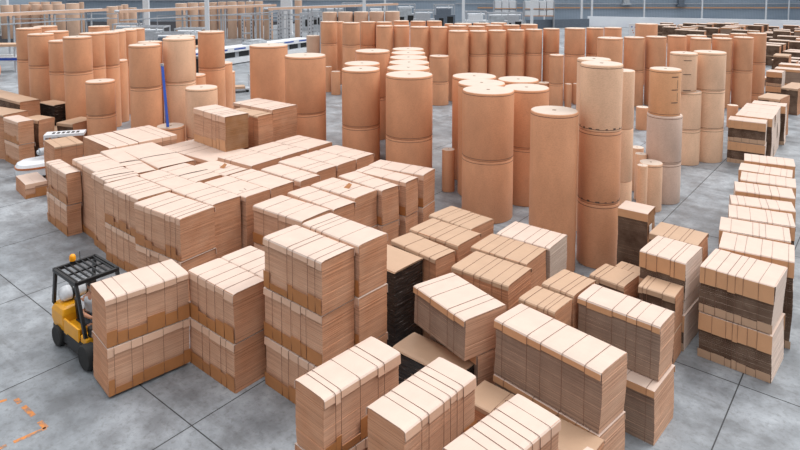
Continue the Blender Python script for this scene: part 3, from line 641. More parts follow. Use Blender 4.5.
# ------------------------------------------------------------------ cardboard bundles
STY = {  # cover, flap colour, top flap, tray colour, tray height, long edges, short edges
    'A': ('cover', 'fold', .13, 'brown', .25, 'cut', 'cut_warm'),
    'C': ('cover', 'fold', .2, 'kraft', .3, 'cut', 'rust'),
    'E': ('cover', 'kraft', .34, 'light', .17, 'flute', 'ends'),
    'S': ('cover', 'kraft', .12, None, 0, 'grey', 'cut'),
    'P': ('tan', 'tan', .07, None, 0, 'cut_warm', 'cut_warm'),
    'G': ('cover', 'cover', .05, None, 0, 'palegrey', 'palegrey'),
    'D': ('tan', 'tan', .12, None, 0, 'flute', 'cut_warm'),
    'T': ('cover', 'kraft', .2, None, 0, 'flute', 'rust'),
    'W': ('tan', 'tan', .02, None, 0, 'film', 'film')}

def sheets(Lx, Ly, h, rg, drift=.012):
    """many stacked sheets: thin slabs, each a little out of line"""
    mb = MB(); n = max(8, int(h/.036)); z = 0.0; kx, ky = rg.uniform(-.018, .018), rg.uniform(-.012, .012)
    px, py = rg.uniform(0, 6), rg.uniform(0, 6)
    for i in range(n):
        z1 = h*(i+1)/n
        dx = kx*(z1/h-.5)+drift*math.sin(px+z1*4.1)+rg.uniform(-.002, .002); dy = ky*(z1/h-.5)+drift*math.sin(py+z1*3.3)+rg.uniform(-.002, .002)
        sx = Lx/2-.006-rg.uniform(0, .003); sy = Ly/2-.006-rg.uniform(0, .003)
        mb.box(dx-sx, dx+sx, dy-sy, dy+sy, z, z1, [1, 1, 0, 0, 1, 1])
        z = z1
    return mb

def cover(Lx, Ly, h, cuts, flap, rg, th=.008, droop=.02, fv=.04):
    """folded cap sheets side by side, each with its own flaps down the long sides"""
    mb = MB()
    for a, b_ in zip(cuts[:-1], cuts[1:]):
        a += .0016; b_ -= .0016
        f1, f2 = flap*rg.uniform(1-fv, 1+fv), flap*rg.uniform(1-fv, 1+fv)
        lift = rg.uniform(0, .007); o = Ly/2+.012+rg.uniform(0, .004); zt = h+th+lift+.004
        prof = [(-o-rg.uniform(0, .012), h-f1), (-o, zt-droop), (-o+.018, zt-droop*.35), (-o+.09, zt), (0, zt+rg.uniform(0, .003)), (o-.09, zt), (o-.018, zt-droop*.35), (o, zt-droop), (o+rg.uniform(0, .012), h-f2)]
        inner = []
        for y, z in reversed(prof):
            inner.append((y*(1-th/o), max(z-th*.8, h-flap*1.2) if abs(y) < o-.002 else z))
        loop = prof+inner
        mb.loft([[(x, y, z) for y, z in loop] for x in (a, b_)], 0)
        n = len(loop); k = len(mb.f)-(n+2)
        for q in range(n):
            if q in (0, 7, 8, 9, 16, 17): mb.mi[k+q] = 1
    return mb

def tray(Lx, Ly, cuts, hh, rg, th=.006, even=False):
    mb = MB(); o = Ly/2+.008
    for a, b_ in zip(cuts[:-1], cuts[1:]):
        a += .004; b_ -= .004
        for s in (-1,):
            t_ = hh*rg.choice((1.0, 1.05) if even else (.55, .9, 1.0, 1.0, 1.1, 1.2))*rg.uniform(.93, 1.07); lean = rg.uniform(.004, .022); y0, y1 = sorted((s*o, s*(o+th)))
            v = [(a, s*o, .004), (b_, s*o, .004), (b_, s*(o+th), .004), (a, s*(o+th), .004),
                 (a, s*(o+lean), t_), (b_, s*(o+lean), t_*rg.uniform(.94, 1.03)), (b_, s*(o+lean+th), t_), (a, s*(o+lean+th), t_)]
            f = [(0, 1, 2, 3), (7, 6, 5, 4), (0, 4, 5, 1), (3, 2, 6, 7), (1, 5, 6, 2), (0, 3, 7, 4)]
            mb.add(v, f if s > 0 else [tuple(reversed(q)) for q in f])
    return mb

def strap_mesh(x, Lx, Ly, h, w=.0045):
    mb = MB(); o = Ly/2+.026; z = h+.022
    pts = [(-o, .01), (-o, z-.02), (-o+.03, z), (o-.03, z), (o, z-.02), (o, .01)]
    inn = [(y*(1-.005/o), q-.004 if q > .05 else q) for y, q in reversed(pts)]
    lp = pts+inn
    mb.loft([[(xx, y, q) for y, q in lp] for xx in (x-w/2, x+w/2)])
    return mb

COVC = {}
def bundle(x, y, z0, deg, Lx, Ly, h, style, nk, label, group, top, detail=True, seed=0):
    rg = random.Random(seed)
    cv, fc, fl_, tc, th_, lo, sh = STY[style]
    root = empty('cardboard_bundle', (x, y, z0), R(deg))
    tag(root, label, 'cardboard stack', group)
    body_h = h-(.03 if not top else .02)
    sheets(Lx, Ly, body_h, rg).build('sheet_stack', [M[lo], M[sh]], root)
    # strips of unequal width: a few broad ones and narrow ones towards one end
    wd = [rg.choice((.55, .7, 1.0, 1.5, 1.9)) for _ in range(nk)]; acc = 0; cuts = [-Lx/2]
    for q_ in wd: acc += q_; cuts.append(-Lx/2+Lx*acc/sum(wd))
    fl_ = min(fl_, h*.45)
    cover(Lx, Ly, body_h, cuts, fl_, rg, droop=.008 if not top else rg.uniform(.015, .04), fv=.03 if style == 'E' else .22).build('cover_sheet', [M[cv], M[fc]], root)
    if tc and h > .5: tray(Lx, Ly, cuts, th_, rg, even=style == 'E').build('bottom_flap', M[tc], root)
    if detail and nk > 1:
        for c in cuts[1:-1]:
            strap_mesh(c, Lx, Ly, body_h).build('strap', M['strap'], root)
    return root

TW = {1: [''], 2: ['lower ', 'upper '], 3: ['bottom ', 'middle ', 'top ']}
bundle_at = {}
sd = 0
for (x, y, deg, Lx, Ly, z0, tiers, style, nk, low, desc, group) in STACKS:
    z = z0
    for i, h in enumerate(tiers):
        sd += 1
        top = i == len(tiers)-1
        lx, ly, ox, oy = Lx, Ly, 0, 0
        if not top and low: lx, ly, oy = Lx+low[0], Ly+low[1], -low[1]*.42
        elif len(tiers) > 1 and not top: ox, oy = rnd.uniform(-.012, .012), rnd.uniform(-.01, .01)
        a = R(deg); px, py = x+ox*math.cos(a)-oy*math.sin(a), y+ox*math.sin(a)+oy*math.cos(a)
        noun = 'cardboard bundle ' if style != 'W' else 'film-wrapped cardboard bundle '
        d = desc
        lab = (TW[len(tiers)][i]+noun+d).strip()
        r = bundle(px, py, z, deg+(rnd.uniform(-.8, .8) if not top else 0), lx, ly, h-(.004 if not top else 0), style, nk, lab, group, top, detail=(y < 24 and nk > 2), seed=sd)
        bundle_at[desc] = r
        if style == 'T':
            mb = MB(); mb.box(Lx/2+.024, Lx/2+.03, -Ly*.42, -Ly*.12, h-.52, h-.3)
            tg = mb.build('paper_tag', M['white_paper'], r); tg['label'] = 'white paper tag'
        if top:
            rg = random.Random(sd)
            zt = h-.004+.018-.02+.012
            def slit(px_, py_, L_, a_, name='slit'):
                mb = MB(); mb.box(-L_/2, L_/2, -.008, .008, 0, .003, mx=Matrix.Translation((px_, py_, h-.0075+.02-.02)) @ Matrix.Rotation(a_, 4, 'Z'))
                mb.build(name, M['slit'], r)
            if 'strap across' in desc or 'strap lifted' in desc or 'curved strap' in desc or 'black strap' in desc:
                mb = MB(); n_ = 14; x0_ = Lx*.08
                for q in range(n_):
                    y0_, y1_ = -Ly*.5-.01+(Ly+.02)*q/n_, -Ly*.5-.01+(Ly+.02)*(q+1)/n_
                    f_ = lambda y_: x0_+.05*math.sin(y_*3.2)
                    g_ = lambda y_: h-.002+.012*math.cos(y_/Ly*math.pi)
                    mb.bar((f_(y0_), y0_, g_(y0_)), (f_(y1_), y1_, g_(y1_)), .03, .006)
                mb.build('loose_strap', M['slit'], r)
            if any(k_ in desc for k_ in ('slot', 'torn tab', 'bent up', 'broad near half', 'third along', 'middle third', 'second along')):
                for q in range(2): slit(Lx*rg.uniform(-.2, .25), Ly*rg.uniform(-.25, .25), rg.uniform(.08, .16), rg.uniform(-.5, .9))
            if 'torn tab' in desc or 'bent up' in desc:
                mb = MB(); cx_, cy_ = Lx*.08, 0
                v_ = [(cx_-.09, cy_-.05, h), (cx_+.09, cy_-.03, h), (cx_+.11, cy_+.06, h+.09), (cx_-.02, cy_+.08, h+.11)]
                v_ += [(x_, y_+.006, z_+.004) for x_, y_, z_ in v_]
                mb.add(v_, [(0, 1, 2, 3), (7, 6, 5, 4), (0, 4, 5, 1), (1, 5, 6, 2), (2, 6, 7, 3), (3, 7, 4, 0)])
                mb.build('torn_tab', M['brown'], r)
        z += h

# small repeats of the crowded far field
def field_proto(h, typ):
    mb = MB(); L, D = 1.6, 1.02
    if h > 1.5:
        for z0, z1 in ((0, h*.5-.01), (h*.5, h)):
            mb.box(-L/2, L/2, -D/2, D/2, z0, z1-.02, [1, 1, 0, 0, 1, 1])
            mb.box(-L/2-.02, L/2+.02, -D/2-.03, D/2+.03, z1-.02-(.14 if typ != 1 else .05), z1, [2, 2, 3, 3, 3, 3])
    else:
        mb.box(-L/2, L/2, -D/2, D/2, 0, h-.02, [1, 1, 0, 0, 1, 1])
        mb.box(-L/2-.02, L/2+.02, -D/2-.03, D/2+.03, h-.02-(.1 if typ != 1 else .04), h, [2, 2, 3, 3, 3, 3])
    return mb
PROT = {}
for (x, y, h, typ, tw) in FIELD:
    if (h, typ) not in PROT:
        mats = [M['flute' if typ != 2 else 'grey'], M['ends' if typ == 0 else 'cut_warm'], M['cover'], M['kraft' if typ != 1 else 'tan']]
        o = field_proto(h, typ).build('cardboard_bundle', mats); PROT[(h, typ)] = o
    else:
        o = PROT[(h, typ)].copy(); col.objects.link(o)
    o.location = (x, y, 0); o.rotation_euler = (0, 0, math.atan2(-.629, .777)+tw)
    size = {.6: 'low', .95: 'waist-high', 1.3: 'chest-high', 1.8: 'tall', 1.9: 'tallest'}[h]
    front = ('dark-fronted with a kraft cap', 'dark-fronted with thin tan cap', 'grey-fronted with a kraft cap')[typ]
    tag(o, '%s cardboard stack in the far field, %s' % (size, front), 'cardboard stack', 'far field stacks, %s, %s' % (size, front))

# ------------------------------------------------------------------ paper rolls
def roll(x, y, D, z0, z1, style, marks, label, group, top, far):
    r = D/2; h = z1-z0-.006
    n = 56 if not far else 28
    if y > 60:
        mb = MB(); mb.lathe([(r*.985, 0), (r, .02), (r, h-.02), (r*.985, h)], n, 0)
        mb.mi[-1] = 1
        o = mb.build('paper_roll', [WR[style], M['disc']], None, (x, y, z0))
        return tag(o, label, 'paper roll', group)
    root = empty('paper_roll', (x, y, z0), rnd.uniform(0, 6))
    tag(root, label, 'paper roll', group)
    mb = MB(); e = min(.02, r*.04)
    mb.lathe([(r-e, 0), (r-e*.3, e*.4), (r, e*1.2), (r, h-e*1.2), (r-e*.3, h-e*.4), (r-e, h)], n, 0)
    mb.build('wrapper', WR[style], root)
    if top:
        mb = MB(); mb.lathe([(r-e*1.1, h-.004), (r-e*1.1, h+.004), (r*.93, h+.006), (r*.12, h+.006)], n, 0)
        mb.build('end_disc', M['disc'], root)
        mb = MB(); mb.lathe([(min(.055, r*.09), h+.003), (min(.055, r*.09), h+.012)], 16, 0)
        mb.build('core_plug', M['core'], root)
    if y < 45 and D > .7:
        for zz in [h-.075]+([.06] if z0 > .5 else []):
            mb = MB(); mb.lathe([(r+.0005, zz-.008), (r+.003, zz-.006), (r+.003, zz+.006), (r+.0005, zz+.008)], n, 0)
            mb.build('wrap_ring', M['ring'], root)
    def patch(a0, a1, q0, q1, mb, k=6):
        pts = [a0+(a1-a0)*i/k for i in range(k+1)]
        v = [((r+d)*math.cos(a), (r+d)*math.sin(a), q) for d in (.001, .004) for q in (q0, q1) for a in pts]
        m_ = k+1; f = []
        for i in range(k): f += [(2*m_+i, 2*m_+i+1, 3*m_+i+1, 3*m_+i), (i, m_+i, m_+i+1, i+1)]
        mb.add(v, f)
    if marks:
        root.rotation_euler.z = 0
    if marks == 1 and z0 > .5:
        mb = MB(); rg = random.Random(int(z1*100))
        for k in range(16):
            a = 2*math.pi*k/16+rg.uniform(-.06, .06); w = rg.uniform(.04, .11)
            patch(a-w, a+w, .055+rg.uniform(-.01, .01), .055+rg.uniform(.03, .055), mb)
        mb.build('printed_band', M['ink'], root)
    if marks == 2:
        mb = MB(); a = R(-90+36)-math.atan2(x, y)
        for zz in (.30, .58, .86): patch(a-.2, a+.28, h*zz-.014, h*zz+.014, mb)
        for zz in (.42, .70): patch(a+.22, a+.25, h*zz-.14, h*zz+.14, mb, 2)
        mb.build('printed_dashes', M['ink'], root)
    if marks == 3:
        mb = MB(); a = R(-90+14)-math.atan2(x, y)
        for zz in (.06, .47, .83): patch(a-.22, a+.36, h*zz-.014, h*zz+.014, mb)
        mb.build('printed_dashes', M['ink'], root)
    return root

for (x, y, D, zs, style, marks, desc, group) in ROLLS:
    n = len(zs)-1
    for i in range(n):
        st_ = style[i] if len(style) > 1 else style
        roll(x, y, D, zs[i], zs[i+1], st_, marks, (TW[n][i]+LOOK[st_]+' paper roll, '+desc).strip(), group, i == n-1, y > 34)

# ------------------------------------------------------------------ forklift (local x = driving direction, y = its left)
FK = empty('forklift', (-6.235, 12.25, 0), angB)
tag(FK, 'yellow and black forklift with a driver behind the strapped cardboard load', 'forklift')
mb = MB()
mb.rbox(-.98, .86, -.44, .44, .12, .40, .08); mb.rbox(-.30, .62, -.45, .45, .34, .44, .04)
mb.box(-.2, .45, -.465, -.44, .16, .42); mb.box(-.2, .45, .44, .465, .16, .42)
mb.build('chassis', M['black'], FK)
mb = MB()
loops = []
for z, xb, xf, w in ((.36, -1.0, -.42, .43), (.50, -1.05, -.40, .45), (.70, -1.04, -.42, .45), (.80, -.98, -.45, .42), (.84, -.90, -.50, .36)):
    loop = []
    for cx, cy, a0 in ((xf-.03, w-.03, 0), (xb+.14, w-.14, 90), (xb+.14, -w+.14, 180), (xf-.03, -w+.03, 270)):
        rr_ = .03 if a0 in (0, 270) else .14
        for i in range(5):
            a = R(a0+22.5*i); loop.append((cx+rr_*math.cos(a), cy+rr_*math.sin(a), z))
    loops.append(loop)
mb.loft(loops)
mb.build('counterweight', M['yellow'], FK)
mb = MB(); mb.rbox(-.40, .10, -.42, .42, .40, .56, .05); hood = mb.build('engine_hood', M['yellow'], FK)
for s in (-1, 1):
    mb = MB(); mb.rbox(-.36, .30, s*.44-.02, s*.44+.02, .38, .68, .018)
    mb.build('side_panel', M['yellow'], FK)
mb = MB(); mb.rbox(.30, .58, -.43, .43, .42, .56, .04); mb.build('front_cowl', M['yellow'], FK)
mb = MB(); mb.rbox(.44, .60, -.36, .36, .56, .76, .05)
mb.tube((.43, .02, .70), (.34, .02, .75), .02); mb.build('dashboard', M['black'], FK)
mb = MB(); nseg = 20
cw, ax = Vector((.33, .02, .76)), Vector((-.6, 0, .8))
u_, w_ = ax.orthogonal().normalized(), ax.cross(ax.orthogonal().normalized())
ringpts = [cw+(u_*math.cos(2*math.pi*i/nseg)+w_*math.sin(2*math.pi*i/nseg))*.15 for i in range(nseg)]
for i in range(nseg): mb.tube(ringpts[i], ringpts[(i+1) % nseg], .013, 6)
for i in (0, 7, 13): mb.tube(cw, ringpts[i], .01, 5)
mb.build('steering_wheel', M['black'], FK)
mb = MB(); mb.rbox(-.34, .06, -.24, .24, .563, .59, .05); mb.build('seat', M['black'], FK)
mb = MB()
mb.loft([[(x0_+dx, y_, z_) for dx, y_ in ((0, -.21), (.08, -.21), (.08, .21), (0, .21))] for x0_, z_ in ((-.34, .60), (-.38, .82), (-.42, .98))])
mb.build('backrest', M['black'], FK)
mb = MB(); mb.lathe([(.02, -.36), (.10, -.345), (.145, -.30), (.155, -.24), (.155, .24), (.145, .30), (.10, .345), (.02, .36)], 24)
tk = mb.build('gas_tank', M['tank'], FK, (-.74, 0, 1.0)); tk.rotation_euler = (R(90), 0, 0)
tk['label'] = 'white gas tank'
for zz in (-.14, .14):
    mb = MB(); mb.lathe([(.156, zz-.02), (.164, zz-.02), (.164, zz+.02), (.156, zz+.02)], 24)
    mb.build('tank_strap', M['black'], tk)
RZ = 1.55
for x_, y_, xt in ((-.93, -.40, -.78), (-.93, .40, -.78), (.52, -.41, .16), (.52, .41, .16)):
    mb = MB(); mb.bar((x_ if x_ < 0 else .50, y_, .80 if x_ < 0 else .56), (xt, y_, RZ), .055, .075)
    mb.build('guard_post', M['black'], FK)
mb = MB()
for y_ in (-.42, .42): mb.bar((-.82, y_, RZ), (.20, y_, RZ), .05, .07)
for x_ in (-.80, .18): mb.bar((x_, -.42, RZ), (x_, .42, RZ), .06, .07)
mb.build('guard_frame', M['black'], FK)
mb = MB()
for k in range(7): mb.bar((-.78, -.36+k*.12, RZ+.005), (.16, -.36+k*.12, RZ+.005), .022, .04)
mb.bar((-.35, -.42, RZ-.01), (-.35, .42, RZ-.01), .04, .03)
mb.build('guard_bars', M['black'], FK)
mb = MB(); mb.lathe([(.05, 0), (.05, .03)], 16, 0); bb = mb.build('beacon_base', M['black'], FK, (-.80, -.05, RZ+.035))
mb = MB(); mb.lathe([(.06, 0), (.065, .02), (.06, .10), (.04, .13), (.01, .14)], 18); mb.build('beacon_lamp', M['amber'], FK, (-.80, -.05, RZ+.066))
mb = MB(); mb.tube((0, 0, 0), (0, 0, .18), .006, 6); mb.build('aerial', M['black'], FK, (-.80, .10, RZ+.035))
for x_, r_, w2 in ((-.66, .21, .16), (.62, .25, .2)):
    for s in (-1, 1):
        mb = MB(); mb.lathe([(r_*.55, -w2/2), (r_*.9, -w2/2), (r_, -w2*.35), (r_, w2*.35), (r_*.9, w2/2), (r_*.55, w2/2)], 28)
        wl = mb.build('wheel', M['tyre'], FK, (x_, s*.42, r_+.002)); wl.rotation_euler = (R(90), 0, 0)
        mb = MB(); mb.lathe([(r_*.5, -w2*.42), (r_*.5, w2*.42), (r_*.2, w2*.46)], 20)
        mb.build('hub', M['steel'], wl)
mb = MB()
for y_ in (-.28, .28):
    mb.box(.87, .93, y_-.05, y_+.05, .08, 1.62); mb.box(.90, .95, y_-.03, y_+.03, .1, 1.58)
for z_ in (.35, .95, 1.52): mb.box(.85, .92, -.30, .30, z_, z_+.1)
mb.build('mast', M['black'], FK)
for y_ in (-.14, .14):
    mb = MB(); mb.tube((.89, y_, .2), (.89, y_, 1.5), .03, 12); mb.build('lift_cylinder', M['steel'], FK)
mb = MB()
for z_ in (.14, .5): mb.box(.955, 1.0, -.44, .44, z_, z_+.1)
for k in range(6): mb.box(.96, .995, -.42+k*.164, -.40+k*.164, .2, .95)
mb.box(.955, 1.0, -.44, .44, .95, 1.0)
mb.build('carriage', M['black'], FK)
for s in (-1, 1):
    mb = MB(); mb.box(1.003, 1.04, s*.24-.05, s*.24+.05, .012, .6); mb.box(1.003, 1.72, s*.24-.05, s*.24+.05, .012, .05)
    mb.build('fork', M['steel'], FK)

# ------------------------------------------------------------------ driver
def skin_mesh(name, verts, edges_, radii, mat, parent=None, sub=1, root=0, boxes=()):
    me = bpy.data.meshes.new(name); me.from_pydata(verts, edges_, []); me.materials.append(mat)
    o = bpy.data.objects.new(name, me); col.objects.link(o)
    md = o.modifiers.new('Skin', 'SKIN'); md.use_smooth_shade = True
    for i, rd in enumerate(radii):
        v_ = me.skin_vertices[0].data[i]
        v_.radius = rd if isinstance(rd, tuple) else (rd, rd); v_.use_root = i == root
    sb = o.modifiers.new('Subdivision', 'SUBSURF'); sb.levels = sub; sb.render_levels = sub
    dg = bpy.context.evaluated_depsgraph_get(); ev = o.evaluated_get(dg)
    nm = bpy.data.meshes.new_from_object(ev); nm.name = name
    o.modifiers.clear(); o.data = nm
    for p_ in nm.polygons: p_.use_smooth = True
    if not nm.materials: nm.materials.append(mat)
    if parent: o.parent = parent
    return o

body = empty('person', (-6.235, 12.25, -.34), angB)
tag(body, 'seated forklift driver in a light grey shirt, hands on the steering wheel', 'person')
V = [(-.13, 0, 1.0), (-.13, 0, 1.14), (-.12, 0, 1.30), (-.10, 0, 1.42), (-.08, 0, 1.48), (-.06, 0, 1.56), (-.045, 0, 1.66), (-.045, 0, 1.735)]
E_ = [(i, i+1) for i in range(7)]; RD = [(.15, .11), (.15, .10), (.165, .105), (.13, .08), .05, .07, (.078, .095), (.045, .055)]
def chain(start, pts, rads):
    last = start
    for p_, r_ in zip(pts, rads):
        V.append(p_); RD.append(r_); E_.append((last, len(V)-1)); last = len(V)-1
    return last
for s in (-1, 1):
    k = chain(3, [(-.10, s*.19, 1.41), (.0, s*.25, 1.17), (.20, s*.18, 1.12), (.285, s*.145, 1.125)], [.062, .046, .036, .027])
    chain(k, [(.315, s*.14, 1.13)], [.032])
    k = chain(0, [(-.10, s*.10, .99), (.17, s*.20, 1.03), (.24, s*.20, .93)], [.085, .062, .05])
    chain(k, [(.31, s*.20, .915)], [.045])
bd = skin_mesh('body', V, E_, RD, M['skin'], body, 1)
for s in (-1, 1):                       # fingers curled over the wheel rim, thumb inside
    for j, (dy, ln) in enumerate(((-.030, .9), (-.010, 1.05), (.010, 1.0), (.028, .8))):
        y_ = s*.14+dy
        skin_mesh('finger', [(.325, y_, 1.14), (.325+.028*ln, y_, 1.155), (.345+.026*ln, y_, 1.14), (.340+.02*ln, y_, 1.118)], [(0, 1), (1, 2), (2, 3)], [.0095, .009, .0085, .007], M['skin'], bd, 1)
    skin_mesh('thumb', [(.305, s*.12, 1.135), (.318, s*.098, 1.145), (.338, s*.09, 1.14)], [(0, 1), (1, 2)], [.0105, .0095, .008], M['skin'], bd, 1)
# clothes
sv = [(-.13, 0, .97), (-.13, 0, 1.14), (-.12, 0, 1.30), (-.10, 0, 1.42), (-.085, 0, 1.47)]
sr = [(.165, .125), (.165, .118), (.18, .122), (.145, .095), .068]
se = [(0, 1), (1, 2), (2, 3), (3, 4)]
for s in (-1, 1):
    o_ = len(sv); sv += [(-.10, s*.195, 1.405), (-.055, s*.225, 1.29), (-.015, s*.245, 1.20)]; sr += [.078, .066, .062]; se += [(3, o_), (o_, o_+1), (o_+1, o_+2)]
skin_mesh('shirt', sv, se, sr, M['shirt'], body, 1)
tv = [(-.13, 0, .99)]; tr = [(.16, .12)]; te = []
for s in (-1, 1):
    o_ = len(tv); tv += [(-.10, s*.10, .99), (.17, s*.20, 1.03), (.225, s*.20, .955)]; tr += [.097, .075, .064]; te += [(0, o_), (o_, o_+1), (o_+1, o_+2)]
skin_mesh('trousers', tv, te, tr, M['trouser'], body, 1)
for s in (-1, 1):
    mb = MB(); mb.rbox(.21, .40, s*.20-.045, s*.20+.045, .878, .95, .035); mb.build('shoe', M['black'], body)
mb = MB()
loops = []
for z_, rx, ry, cx in ((1.655, .088, .082, -.072), (1.70, .094, .084, -.066), (1.735, .086, .078, -.058), (1.765, .06, .056, -.05), (1.778, .02, .02, -.048)):
    loops.append([(cx+rx*math.cos(2*math.pi*i/20), ry*math.sin(2*math.pi*i/20), z_) for i in range(20)])
mb.loft(loops, smooth=True); mb.build('hair', M['hair'], body)
for s in (-1, 1):
    mb = MB(); mb.lathe([(.002, -.008), (.009, -.003), (.009, .003), (.002, .008)], 10); mb.build('eye', M['eye'], body, (.037, s*.03, 1.645))
    mb = MB(); mb.rbox(-.075, -.04, s*.083-.008, s*.083+.008, 1.60, 1.66, .007); mb.build('ear', M['skin'], body)
mb = MB(); mb.loft([[(.03, -.006, 1.645), (.042, 0, 1.645), (.03, .006, 1.645)], [(.03, -.015, 1.607), (.062, 0, 1.607), (.03, .015, 1.607)]]); mb.build('nose', M['skin'], body)
mb = MB(); mb.rbox(.022, .042, -.022, .022, 1.578, 1.588, .004); mb.build('mouth', M['lips'], body)

# ------------------------------------------------------------------ white mobile clamp machine on the left
WM = empty('pallet_mover', (-13.75, 23.6, 0), R(38))
tag(WM, 'white rounded mobile machine with an orange band between the left cardboard stacks', 'machine')
def pill(z, L, W, k=1.0):
    out = []
    for i in range(28):
        a = 2*math.pi*i/28; cx, sy = math.cos(a), math.sin(a)
        out.append((L*.5*math.copysign(abs(cx)**.7, cx)*k, W*.5*math.copysign(abs(sy)**.7, sy)*k, z))
    return out
mb = MB(); mb.loft([pill(.12, 1.9, 1.15, .93), pill(.16, 1.9, 1.15, .98), pill(.40, 1.9, 1.15, 1)]); mb.build('skirt', M['whitep'], WM)
mb = MB(); mb.loft([pill(.404, 1.92, 1.17, 1), pill(.47, 1.92, 1.17, 1)]); mb.build('band', M['orange'], WM)
mb = MB(); mb.loft([pill(.474, 1.9, 1.15, .985), pill(.58, 1.9, 1.15, .92), pill(.64, 1.9, 1.15, .78), pill(.66, 1.9, 1.15, .5)]); mb.build('hood', M['whitep'], WM)
for x_, y_ in ((-.55, -.42), (-.55, .42), (.55, -.42), (.55, .42)):
    mb = MB(); mb.lathe([(.06, -.05), (.12, -.05), (.12, .05), (.06, .05)], 18); w2 = mb.build('wheel', M['tyre'], WM, (x_, y_, .121)); w2.rotation_euler = (R(90), 0, 0)
mb = MB(); mb.lathe([(.2, .66), (.2, .78), (.13, .82), (.13, 1.0)], 22, c=(.25, 0)); mb.build('turret', M['whitep'], WM)
mb = MB(); mb.tube((-.15, -.18, .95), (.62, -.02, 1.0), .14, 16); mb.tube((-.22, -.19, .94), (-.15, -.18, .95), .09, 16); mb.build('arm_joint', M['machine'], WM)
mb = MB(); mb.tube((.3, 0, 1.0), (.42, .02, 1.42), .11, 16); mb.build('upper_arm', M['whitep'], WM)
mx = Matrix.Translation((.55, .05, 1.50)) @ Matrix.Rotation(R(-20), 4, 'Z')
mb = MB(); mb.box(-.45, .95, -.30, .30, -.05, .05, mx=mx); mb.box(-.45, -.40, -.3, .3, -.35, -.05, mx=mx)
pl = mb.build('gripper_plate', M['whitep'], WM)
mb = MB()
for k in range(6): mb.box(-.2+k*.17, -.10+k*.17, -.16, .12, .051, .056, mx=mx)
mb.build('slot_marks', M['black'], pl)

# ------------------------------------------------------------------ leaning blue pole, hand cart
mb = MB(); mb.bar(POLE[0], POLE[1], .10, .10)
po = mb.build('pole', M['blue']); tag(po, 'long blue pole leaning between the two tall rolls on the left', 'pole')
mb = MB(); mb.box(-.055, .055, -.055, .055, -.02, .1)
cp = mb.build('pole_cap', M['steel'], po, POLE[1])

HC = empty('hand_cart', (-11.0, 41.5, 0), R(20))
tag(HC, 'small wire hand cart standing on bare floor beyond the left rolls', 'cart')
mb = MB(); mb.box(-.9, .9, -.45, .45, .18, .26); mb.build('platform', M['steel'], HC)
mb = MB()
for y_ in (-.42, .42): mb.tube((.85, y_, .26), (.85, y_, 1.15), .02, 8)
mb.tube((.85, -.42, 1.15), (.85, .42, 1.15), .02, 8); mb.tube((.85, -.42, .7), (.85, .42, .7), .015, 8)
mb.build('handle', M['steel'], HC)
for x_ in (-.7, .7):
    for y_ in (-.36, .36):
        mb = MB(); mb.lathe([(.04, -.03), (.088, -.03), (.088, .03), (.04, .03)], 14); w2 = mb.build('wheel', M['tyre'], HC, (x_, y_, .09)); w2.rotation_euler = (R(90), 0, 0)
mb = MB(); mb.box(-.85, .6, -.4, .4, 0, .14)
tag(mb.build('cardboard_sheet', M['tan'], None, (-11.05, 41.48, .262), R(20)), 'thin pile of tan board lying on the hand cart', 'cardboard sheet')

# ------------------------------------------------------------------ conveyors and machines behind
def span(p, q):
    p, q = Vector(p), Vector(q); d = q-p
    return d.length, math.atan2(d.y, d.x)
def high_conveyor(p, q, z, label, legs):
    L, a = span(p, q); o = empty('elevated_conveyor', (p[0], p[1], 0), a); tag(o, label, 'conveyor')
    mb = MB(); mb.box(0, L, -.45, .45, z-.1, z); mb.build('bed', M['steel'], o)
    for s in (-1, 1):
        mb = MB(); mb.box(0, L, s*.5-.04, s*.5+.04, z-.16, z+.12); mb.build('side_rail', M['fold' if s < 0 else 'whitep'], o)
    mb = MB(); mb.box(0, L, -.53, -.47, z-.95, z-.82); mb.build('lower_rail', M['steel'], o)
    for k in range(legs):
        x_ = L*(k+.5)/legs
        mb = MB(); mb.box(x_-.07, x_+.07, -.46, -.34, 0, z-.1); mb.box(x_-.07, x_+.07, .34, .46, 0, z-.1); mb.box(x_-.05, x_+.05, -.46, .46, z-1.0, z-.9)
        mb.build('leg', M['steel'], o)
high_conveyor((-38.5, 52), (-31.2, 66), 4.4, 'elevated conveyor with pale edge over the rolls at the left edge', 4)
high_conveyor((-28.6, 63), (-16, 79), 4.35, 'elevated conveyor running back behind the left roll cluster', 4)
high_conveyor((-15.5, 72), (-.6, 86.5), 4.2, 'elevated conveyor behind the grey racks at the centre back', 5)
def rail(p, q, z, label):
    L, a = span(p, q); o = empty('guard_rail', (p[0], p[1], 0), a); tag(o, label, 'railing')
    for zz in (z, z-.55):
        mb = MB(); mb.box(0, L, -.04, .04, zz-.05, zz+.05); mb.build('bar', M['steel'], o)
    n = max(2, int(L/3.2))
    for k in range(n+1):
        mb = MB(); mb.box(L*k/n-.05, L*k/n+.05, -.05, .05, 0, z); mb.build('post', M['steel'], o)
rail((-26.5, 68), (-9.5, 71.5), 3.6, 'grey guard railing above the white blue-striped machine')
rail((-46, 73), (-33.5, 74), 3.5, 'grey guard railing among the far rolls at the left edge')

